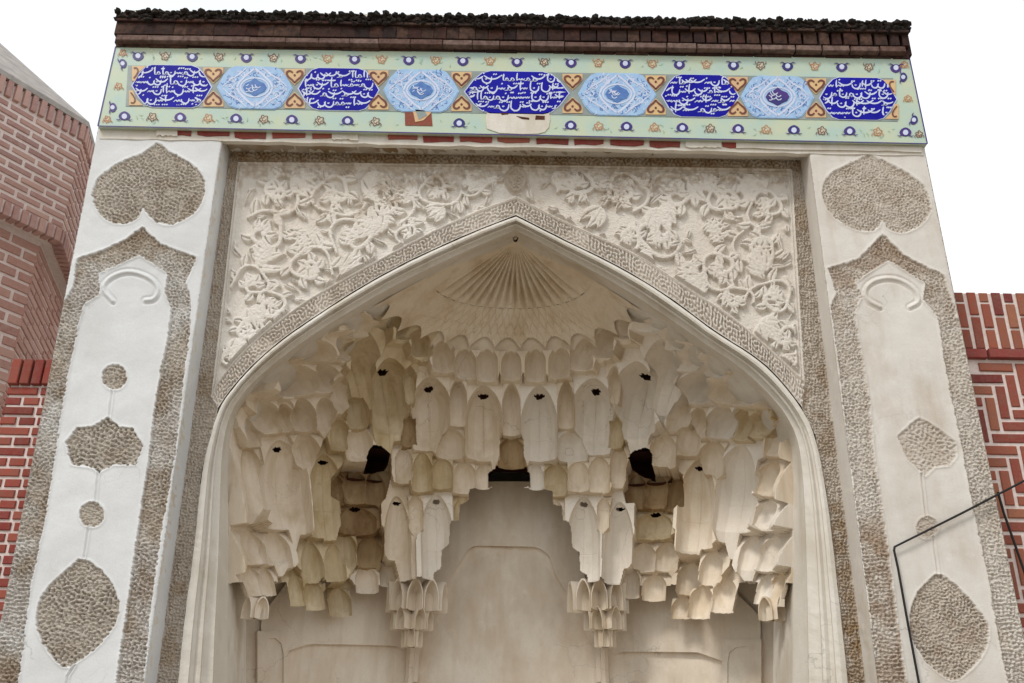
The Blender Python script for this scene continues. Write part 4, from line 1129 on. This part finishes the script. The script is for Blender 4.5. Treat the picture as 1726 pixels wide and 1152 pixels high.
# lost tiles: a red bedding patch and bare plaster
on([(682,179),(728,179),(727,190),(729,213),(683,212)], YF-.004, 'broken_tile', M_brick_warm, frieze)
on([(690,180),(727,180),(726,192),(714,204),(700,207),(697,192)], YF-.007, 'broken_tile', M_tile_orange, frieze)
on([(700,186),(716,188),(720,196),(706,203)], YF-.009, 'broken_tile', M_tile_grey, frieze)
on(smoothpoly([(824,183),(920,184),(928,196),(924,222),(900,228),(822,224),(818,200)], 1, True), YF-.006, 'bare_plaster', M_mould, frieze)
for pl in ([(840,188),(852,188),(857,194),(846,195)], [(903,196),(918,197),(918,203),(902,203)], [(870,197),(892,200),(892,203),(880,202)]):
    on(pl, YF-.0085, 'hole_plate', M_void, frieze)  # flat dark plates painted in place of holes in the plaster

# ---- red brick course below the frieze ------------------------------
yb = lambda x: 215+(x-165)*.0215
x = 268; rq = random.Random(9)
while x < 1240:
    L = rq.uniform(50, 62); y0 = yb(x)+2; y1 = yb(x)+12.5+rq.uniform(-1.5, 2)
    a, b = W(x, y0, -.012), W(x+L, y1+.8, -.012)
    if not (600 > x > 560) and rq.random() < .95:
        P = [(x+1, y0), (x+L-1, y0+.8), (x+L-2, y1+rq.uniform(-3, .5)), (x+L*.7, y1+rq.uniform(-2, 1)), (x+L*.3, y1+rq.uniform(-2, 1)), (x+2, y1+rq.uniform(-3, 0))]
        k = MB(); k.prism([(W(p[0], p[1], -.012)[0], W(p[0], p[1], -.012)[2]) for p in P], -.012-rq.uniform(0, .004), .03); k.build('brick', M_brick_red, portal)
    x += L+rq.uniform(5, 9)
k = MB()
P = [(160, 211), (1566, 241.5)]
xs_ = np.linspace(168, 1556, 60)
poly = [(x, yb(x)-1) for x in xs_]+[(x, yb(x)+19+rq.uniform(-1.2, 1.2)) for x in xs_[::-1]]
k.prism([(W(p[0], p[1], 0)[0], W(p[0], p[1], 0)[2]) for p in poly], -.006, .035); k.build('plaster_ledge', M_mould, portal)
for (a, b) in ((1155, 1215), (265, 300), (560, 604), (1240, 1552)):
    k = MB(); xs_ = np.linspace(a, b, 12)
    poly = [(x, yb(x)+(3 if b < 1500 else 5)+rq.uniform(-1, 1)) for x in xs_]+[(x, yb(x)+14+rq.uniform(-1.5, 1)) for x in xs_[::-1]]
    k.prism([(W(p[0], p[1], 0)[0], W(p[0], p[1], 0)[2]) for p in poly], -.018, .03); k.build('plaster_patch', M_mould, portal)

# ---- roof cornice -----------------------------------------------------
def cz(x, y, Y): return W(x, y, Y)
def course(y0, y1, Yf, mat, bl, gap, jit, x0=196, x1=1534, back=.3, ang=0, name='cornice_brick'):
    """one brick course; y0/y1 pixel rows at the left end, following the cornice slope"""
    sl_ = lambda x: (x-195)*.0150
    x = x0; r = random.Random(int(y0*10))
    while x < x1-6:
        L = min(bl*r.uniform(.82, 1.18), x1-x); Y = Yf+r.uniform(-jit, jit)
        a = W(x+gap/2, y0+sl_(x), Y); b = W(x+L-gap/2, y1+sl_(x), Y)
        k = MB(); e = .004
        za, zb = a[2]-.004+r.uniform(-.004, .004), b[2]
        k.add([(a[0]+e, Y, zb+e), (b[0]-e, Y, zb+e), (b[0]-e, Y, za-e), (a[0]+e, Y, za-e), (a[0], Y+e, zb), (b[0], Y+e, zb), (b[0], Y+e, za), (a[0], Y+e, za), (a[0], Y+back, zb), (b[0], Y+back, zb), (b[0], Y+back, za), (a[0], Y+back, za)],
              [(0,1,2,3),(4,5,1,0),(5,6,2,1),(6,7,3,2),(7,4,0,3),(8,9,5,4),(9,10,6,5),(10,11,7,6),(11,8,4,7)])
        k.build(name, mat, portal); x += L
course(69, 79.5, -.055, M_brick_dark, 60, 1.5, .004)
course(58, 68, -.105, M_brick_ledge, 52, 1.6, .003)
course(36, 57.5, -.095, M_brick_dark, 24, 1.2, .006)
course(29, 35.5, -.115, M_brick_dark, 55, 1.5, .008)
course(20, 28.5, -.10, M_brick_dark, 48, 1.5, .014)
zt0 = W(195, 40, -.1)[2]; zt1 = W(1534, 60, -.1)[2]
k = MB(); k.box(W(198, 50, -.05)[0], W(1531, 60, -.05)[0], -.05, 1.6, W(863, 84, -.04)[2], W(863, 32, -.05)[2]); k.build('cornice_core', M_brick_dark, portal)
# moss and rubble crust
def lump(k, c, r, rq):
    n1, n2 = 5, 7; V = []; F = []
    for i in range(n1):
        th = PI*(i+.5)/n1
        for j in range(n2):
            ph_ = 2*PI*j/n2+rq.random()*.4; R_ = r*rq.uniform(.7, 1.25)
            V.append((c[0]+R_*math.sin(th)*math.cos(ph_), c[1]+R_*math.sin(th)*math.sin(ph_), c[2]+R_*.75*math.cos(th)))
    for i in range(n1-1):
        for j in range(n2): F.append((i*n2+j, (i+1)*n2+j, (i+1)*n2+(j+1) % n2, i*n2+(j+1) % n2))
    F.append(tuple(range(n2))); F.append(tuple((n1-1)*n2+j for j in range(n2))[::-1])
    k.add(V, F)
k = MB(); rq = random.Random(2)
for i in range(2200):
    x = rq.uniform(197, 1532); Y = -.12+rq.uniform(0, .10)
    y = 23+(x-195)*.0150+rq.uniform(-6, 9)
    c = W(x, y+3, Y); lump(k, c, rq.uniform(.010, .030), rq)
x = 199
while x < 1532:
    c = W(x, 17+(x-195)*.0150+rq.uniform(-1.5, 1.5), -.12); lump(k, (c[0], c[1], c[2]-.012), rq.uniform(.018, .036), rq); lump(k, (c[0]+.02, c[1]+.03, c[2]-.04), .032, rq); x += rq.uniform(9, 20)
o = k.build('moss_crust', M_moss, portal); o['kind'] = 'stuff'

# ================================================================ BRICK WORK
def bevbox(sx, sy, sz, e=.004, name='brick'):
    """brick mesh centred at origin, front at -sy/2, softened front arrises"""
    a, b, c = sx/2, sy/2, sz/2
    V = [(-a+e, -b, -c+e), (a-e, -b, -c+e), (a-e, -b, c-e), (-a+e, -b, c-e), (-a, -b+e, -c), (a, -b+e, -c), (a, -b+e, c), (-a, -b+e, c), (-a, b, -c), (a, b, -c), (a, b, c), (-a, b, c)]
    F = [(0,1,2,3),(4,5,1,0),(5,6,2,1),(6,7,3,2),(7,4,0,3),(8,9,5,4),(9,10,6,5),(10,11,7,6),(11,8,4,7)]
    me = bpy.data.meshes.new(name); me.from_pydata(V, [], F); me.update(); return me
_bm = {}
def brick(parent, mat, pos, ax, size, rq, name='brick'):
    """pos centre of front face, ax = angle of the wall's run about z, size (L,H)"""
    key = (round(size[0], 2), round(size[1], 3), mat.name)
    if key not in _bm:
        m_ = bevbox(key[0], .10, key[1]); m_.materials.append(mat); _bm[key] = m_
    o = bpy.data.objects.new(name, _bm[key]); scene.collection.objects.link(o); o.parent = parent
    d = rq.uniform(-.004, .004); n = (math.sin(ax), -math.cos(ax))
    o.location = (pos[0]-n[0]*(.05+d), pos[1]-n[1]*(.05+d), pos[2]); o.rotation_euler = (rq.uniform(-.01, .01), rq.uniform(-.012, .012), ax)
    return o
# ---- small red wall left of the portal -------------------------------
wall_l = thing('brick_wall', 'low dark red brick wall with wide white joints beside the left pier', 'brick wall')
rq = random.Random(21); YW = .22
p0 = W(14, 651, YW); xl = p0[0]; xr = W(80, 607, YW)[0]+.5; ztop = W(50, 607, YW)[2]; z = W(50, 651, YW)[2]
k = MB(); k.box(xl+.012, xr, YW+.012, YW+.35, 0, ztop-.012); k.build('mortar', M_mortar, wall_l)
x = xl
while x < xr: brick(wall_l, M_brick_red, (x+.035, YW-.03, (ztop+z)/2), 0, (.06, ztop-z-.012), rq); x += .075
row = 0; pit = .070
while z > 2.3:
    x = xl+(0 if row % 2 == 0 else -.0)
    Ls = .20 if row % 2 == 0 else .10; x += 0 if row % 2 == 0 else .0
    while x < xr:
        L = Ls
        brick(wall_l, M_brick_red, (x+L/2, YW, z-pit/2), 0, (L, pit-.020), rq); x += L+.022
    z -= pit; row += 1
# ---- right wall ------------------------------------------------------
wall_r = thing('brick_wall', 'red brick wall with upright and zigzag brickwork to the right of the portal', 'brick wall')
YW = .35
xl = W(1612, 500, YW)[0]-.45; xr = W(1726, 500, YW)[0]+.9; ztop = W(1670, 493, YW)[2]
zl0 = W(1670, 590, YW)[2]; zl1 = W(1670, 611, YW)[2]
k = MB(); k.box(xl, xr, YW+.012, YW+.4, 0, ztop-.006); k.build('mortar', M_mortar, wall_r)
rq = random.Random(31); x = xl; c = 0
hh = (ztop-zl0)
while x < xr:
    w = .062
    if c % 2 == 0: segs = [(0, .40), (.43, .98)]
    else: segs = [(-.05, .17), (.20, .62), (.65, .98)]
    for s0, s1 in segs:
        s0 = max(0, s0)
        brick(wall_r, M_brick_warm, (x+w/2, YW, ztop-hh*(s0+s1)/2), 0, (w, hh*(s1-s0)-.006), rq)
    x += w+.026; c += 1
x = xl
while x < xr:
    brick(wall_r, M_brick_red, (x+.14, YW-.03, (zl0+zl1)/2+.01), 0, (.28, zl0-zl1-.028), rq); x += .295
# herringbone of whole bricks standing and lying
bw, gp = .060, .026; cellw = bw+gp; bl = 3*cellw-gp
zt = zl1-.005; cnt = 0
nI = int((xr-xl)/cellw)+4; nJ = int((zt-1.9)/cellw)+4
for j in range(-4, nJ):
    for i in range(-4, nI):
        # classic 3:1 herringbone on a unit grid
        s = (i+j) % 6
        if s == 0:      # lying brick starting here
            x0 = xl+i*cellw; z0 = zt-j*cellw
            X_, Z_ = x0+bl/2, z0-bw/2
            if X_-bl/2 > xl-.1 and X_+bl/2 < xr+.2 and z0 <= zt+.001 and cnt < 800 and X_ > xl:
                brick(wall_r, M_brick_warm, (X_, YW, Z_), 0, (bl, bw), rq); cnt += 1
        if s == 3:
            x0 = xl+i*cellw; z0 = zt-j*cellw
            X_, Z_ = x0+bw/2, z0-bl/2
            if X_ > xl and X_ < xr and z0 <= zt+.001:
                brick(wall_r, M_brick_warm, (X_, YW, Z_), 0, (bw, bl), rq); cnt += 1
# ---- brick tower at the left ------------------------------------------
tower = thing('brick_tower', 'eight-sided brick tomb tower with jutting upper storey behind the left pier', 'tower')
YT = 1.6; C1 = W(139, 240, YT); A1 = math.radians(57); A2 = math.radians(102)
zc1, zc0 = C1[2], W(108, 408, YT)[2]
d1 = np.array([math.cos(A1), math.sin(A1)]); d2 = np.array([math.cos(A2), math.sin(A2)])
SIDE = 2.6
def octa(C, side):
    P = [np.array(C[:2])-d1*side, np.array(C[:2])]; a = A2
    for _ in range(6): P.append(P[-1]+side*np.array([math.cos(a), math.sin(a)])); a += math.radians(45)
    return P
def prismv(name, P, z0, z1, mat, top=True):
    n = len(P); V = [(p[0], p[1], z0) for p in P]+[(p[0], p[1], z1) for p in P]
    F = [(i, (i+1) % n, (i+1) % n+n, i+n) for i in range(n)]+[tuple(range(n))[::-1], tuple(range(n, 2*n))]
    return mesh(name, V, F, mat, tower)
def shrink(P, d):
    c = np.mean(P, axis=0); R0 = np.hypot(*(P[0]-c)); return [c+(p-c)*(1-d/R0/math.cos(PI/8)) for p in P]
OU = octa(C1, SIDE)
prismv('mortar', shrink(OU, .012), zc0+.02, zc1+.16, M_mortar_pink)
OL = shrink(OU, .16)
prismv('mortar', shrink(OL, .012), 0, zc0+.03, M_mortar_pink)
rq = random.Random(41)
_ct = [0]; _rest = {}
def facebricks(Cn, dv, ang, sgn, z0, z1, pit, L, mat, smax, start=0.0, j=.022, step=.5):
    z = z1; row = 0
    while z-pit > z0:
        s = start
        first = row % 2
        while s < smax:
            l = min(L*(.5 if first else 1), smax-s)
            if l > .04:
                c_ = Cn+dv*sgn*(s+l/2); 
                px_, py_ = proj(c_[0], c_[1], z)
                if -25 < px_ < 172 and -30 < py_ < 700:
                    if _ct[0] < 235: brick(tower, mat, (c_[0], c_[1], z-pit/2), ang, (l, pit-j), rq); _ct[0] += 1
                    else:
                        k_ = _rest.setdefault(mat.name, (MB(), mat))[0]; t_ = np.array([math.cos(ang), math.sin(ang)]); n_ = np.array([math.sin(ang), -math.cos(ang)])
                        V = []
                        for dd in (-rq.uniform(-.004, .004), -.08):
                            for (a, b) in ((-1, -1), (1, -1), (1, 1), (-1, 1)):
                                q_ = c_+t_*a*l/2+n_*dd; V.append((q_[0], q_[1], z-pit/2+b*(pit-j)/2))
                        k_.add(V, [(0, 1, 2, 3), (0, 4, 5, 1), (1, 5, 6, 2), (2, 6, 7, 3), (3, 7, 4, 0)])
            s += l+j; first = 0
        z -= pit; row += 1
zs_ = zc1
C = np.array(C1[:2])
# soldier courses
for (Cn, dv, ang, sgn) in ((C, d1, A1, -1), (C, d2, A2, 1)):
    s = 0
    while s < 1.9:
        c_ = Cn+dv*sgn*(s+.03)
        nn = np.array([math.sin(ang), -math.cos(ang)])
        if proj(c_[0], c_[1], zc1)[0] > -60:
            brick(tower, M_brick_pale, (c_[0]+nn[0]*.02, c_[1]+nn[1]*.02, zc1+.09), ang, (.050, .16), rq)
            brick(tower, M_brick_pale, (c_[0]+nn[0]*.02, c_[1]+nn[1]*.02, zc0+.06), ang, (.050, .13), rq)
        s += .080
facebricks(C, d1, A1, -1, zc0+.10, zc1-.01, .076, .21, M_brick_pale, 2.2, j=.030)
facebricks(C, d2, A2, 1, zc0+.10, zc1-.01, .076, .21, M_brick_pale, 1.3, j=.030)
Cl = OL[1]
facebricks(Cl, d1, A1, -1, 2.9, zc0-.02, .100, .25, M_brick_pink, 2.2, j=.030)
facebricks(Cl, d2, A2, 1, 2.9, zc0-.02, .072, .30, M_brick_pink, 1.3)
for _n, (k_, mt_) in _rest.items():
    o = k_.build('brick_courses', mt_, tower); o['kind'] = 'stuff'
# conical roof
Pc = np.mean(OU, axis=0); ez = zc1+.17; OR = shrink(OU, -.02)
ap = (Pc[0], Pc[1], ez+3.2)
n = 8; V = [(p[0], p[1], ez) for p in OR]+[(p[0], p[1], ez+.05) for p in OR]+[ap]
mesh('roof', V, [(i, (i+1) % n, (i+1) % n+n, i+n) for i in range(n)]+[(i+n, (i+1) % n+n, 2*n) for i in range(n)]+[tuple(range(n))[::-1]], M_roof, tower)
_ = ('APEX', proj(*ap), 'EAVE', proj(OR[1][0], OR[1][1], ez))

# ================================================================ CABLES
def cable(name, label, pts, r, Y):
    P = [W(p[0], p[1], p[2] if len(p) > 2 else Y) for p in pts]
    cu = bpy.data.curves.new(name, 'CURVE'); cu.dimensions = '3D'; cu.bevel_depth = r; cu.bevel_resolution = 3
    sp = cu.splines.new('POLY'); sp.points.add(len(P)-1)
    for i, p in enumerate(P): sp.points[i].co = (*p, 1)
    tmp = bpy.data.objects.new('tmp', cu); scene.collection.objects.link(tmp)
    me = bpy.data.meshes.new_from_object(tmp.evaluated_get(bpy.context.evaluated_depsgraph_get()))
    bpy.data.objects.remove(tmp)
    me.materials.clear()
    o = link(name, me, M_cable); o['label'] = label; o['category'] = 'cable'; return o
cable('cable', 'black cable crossing the right pier, bent down beside its pale panel', [(1800,772),(1726,811),(1620,866),(1508,922),(1507,928),(1514,960),(1530,1050),(1549,1152),(1560,1210),(1575,1300)], .007, -.03)
cable('cable', 'slack black cable hanging in front of the zigzag brick wall', [(1682,830),(1692,865),(1706,905),(1726,962),(1750,1040),(1800,1150)], .008, .2)
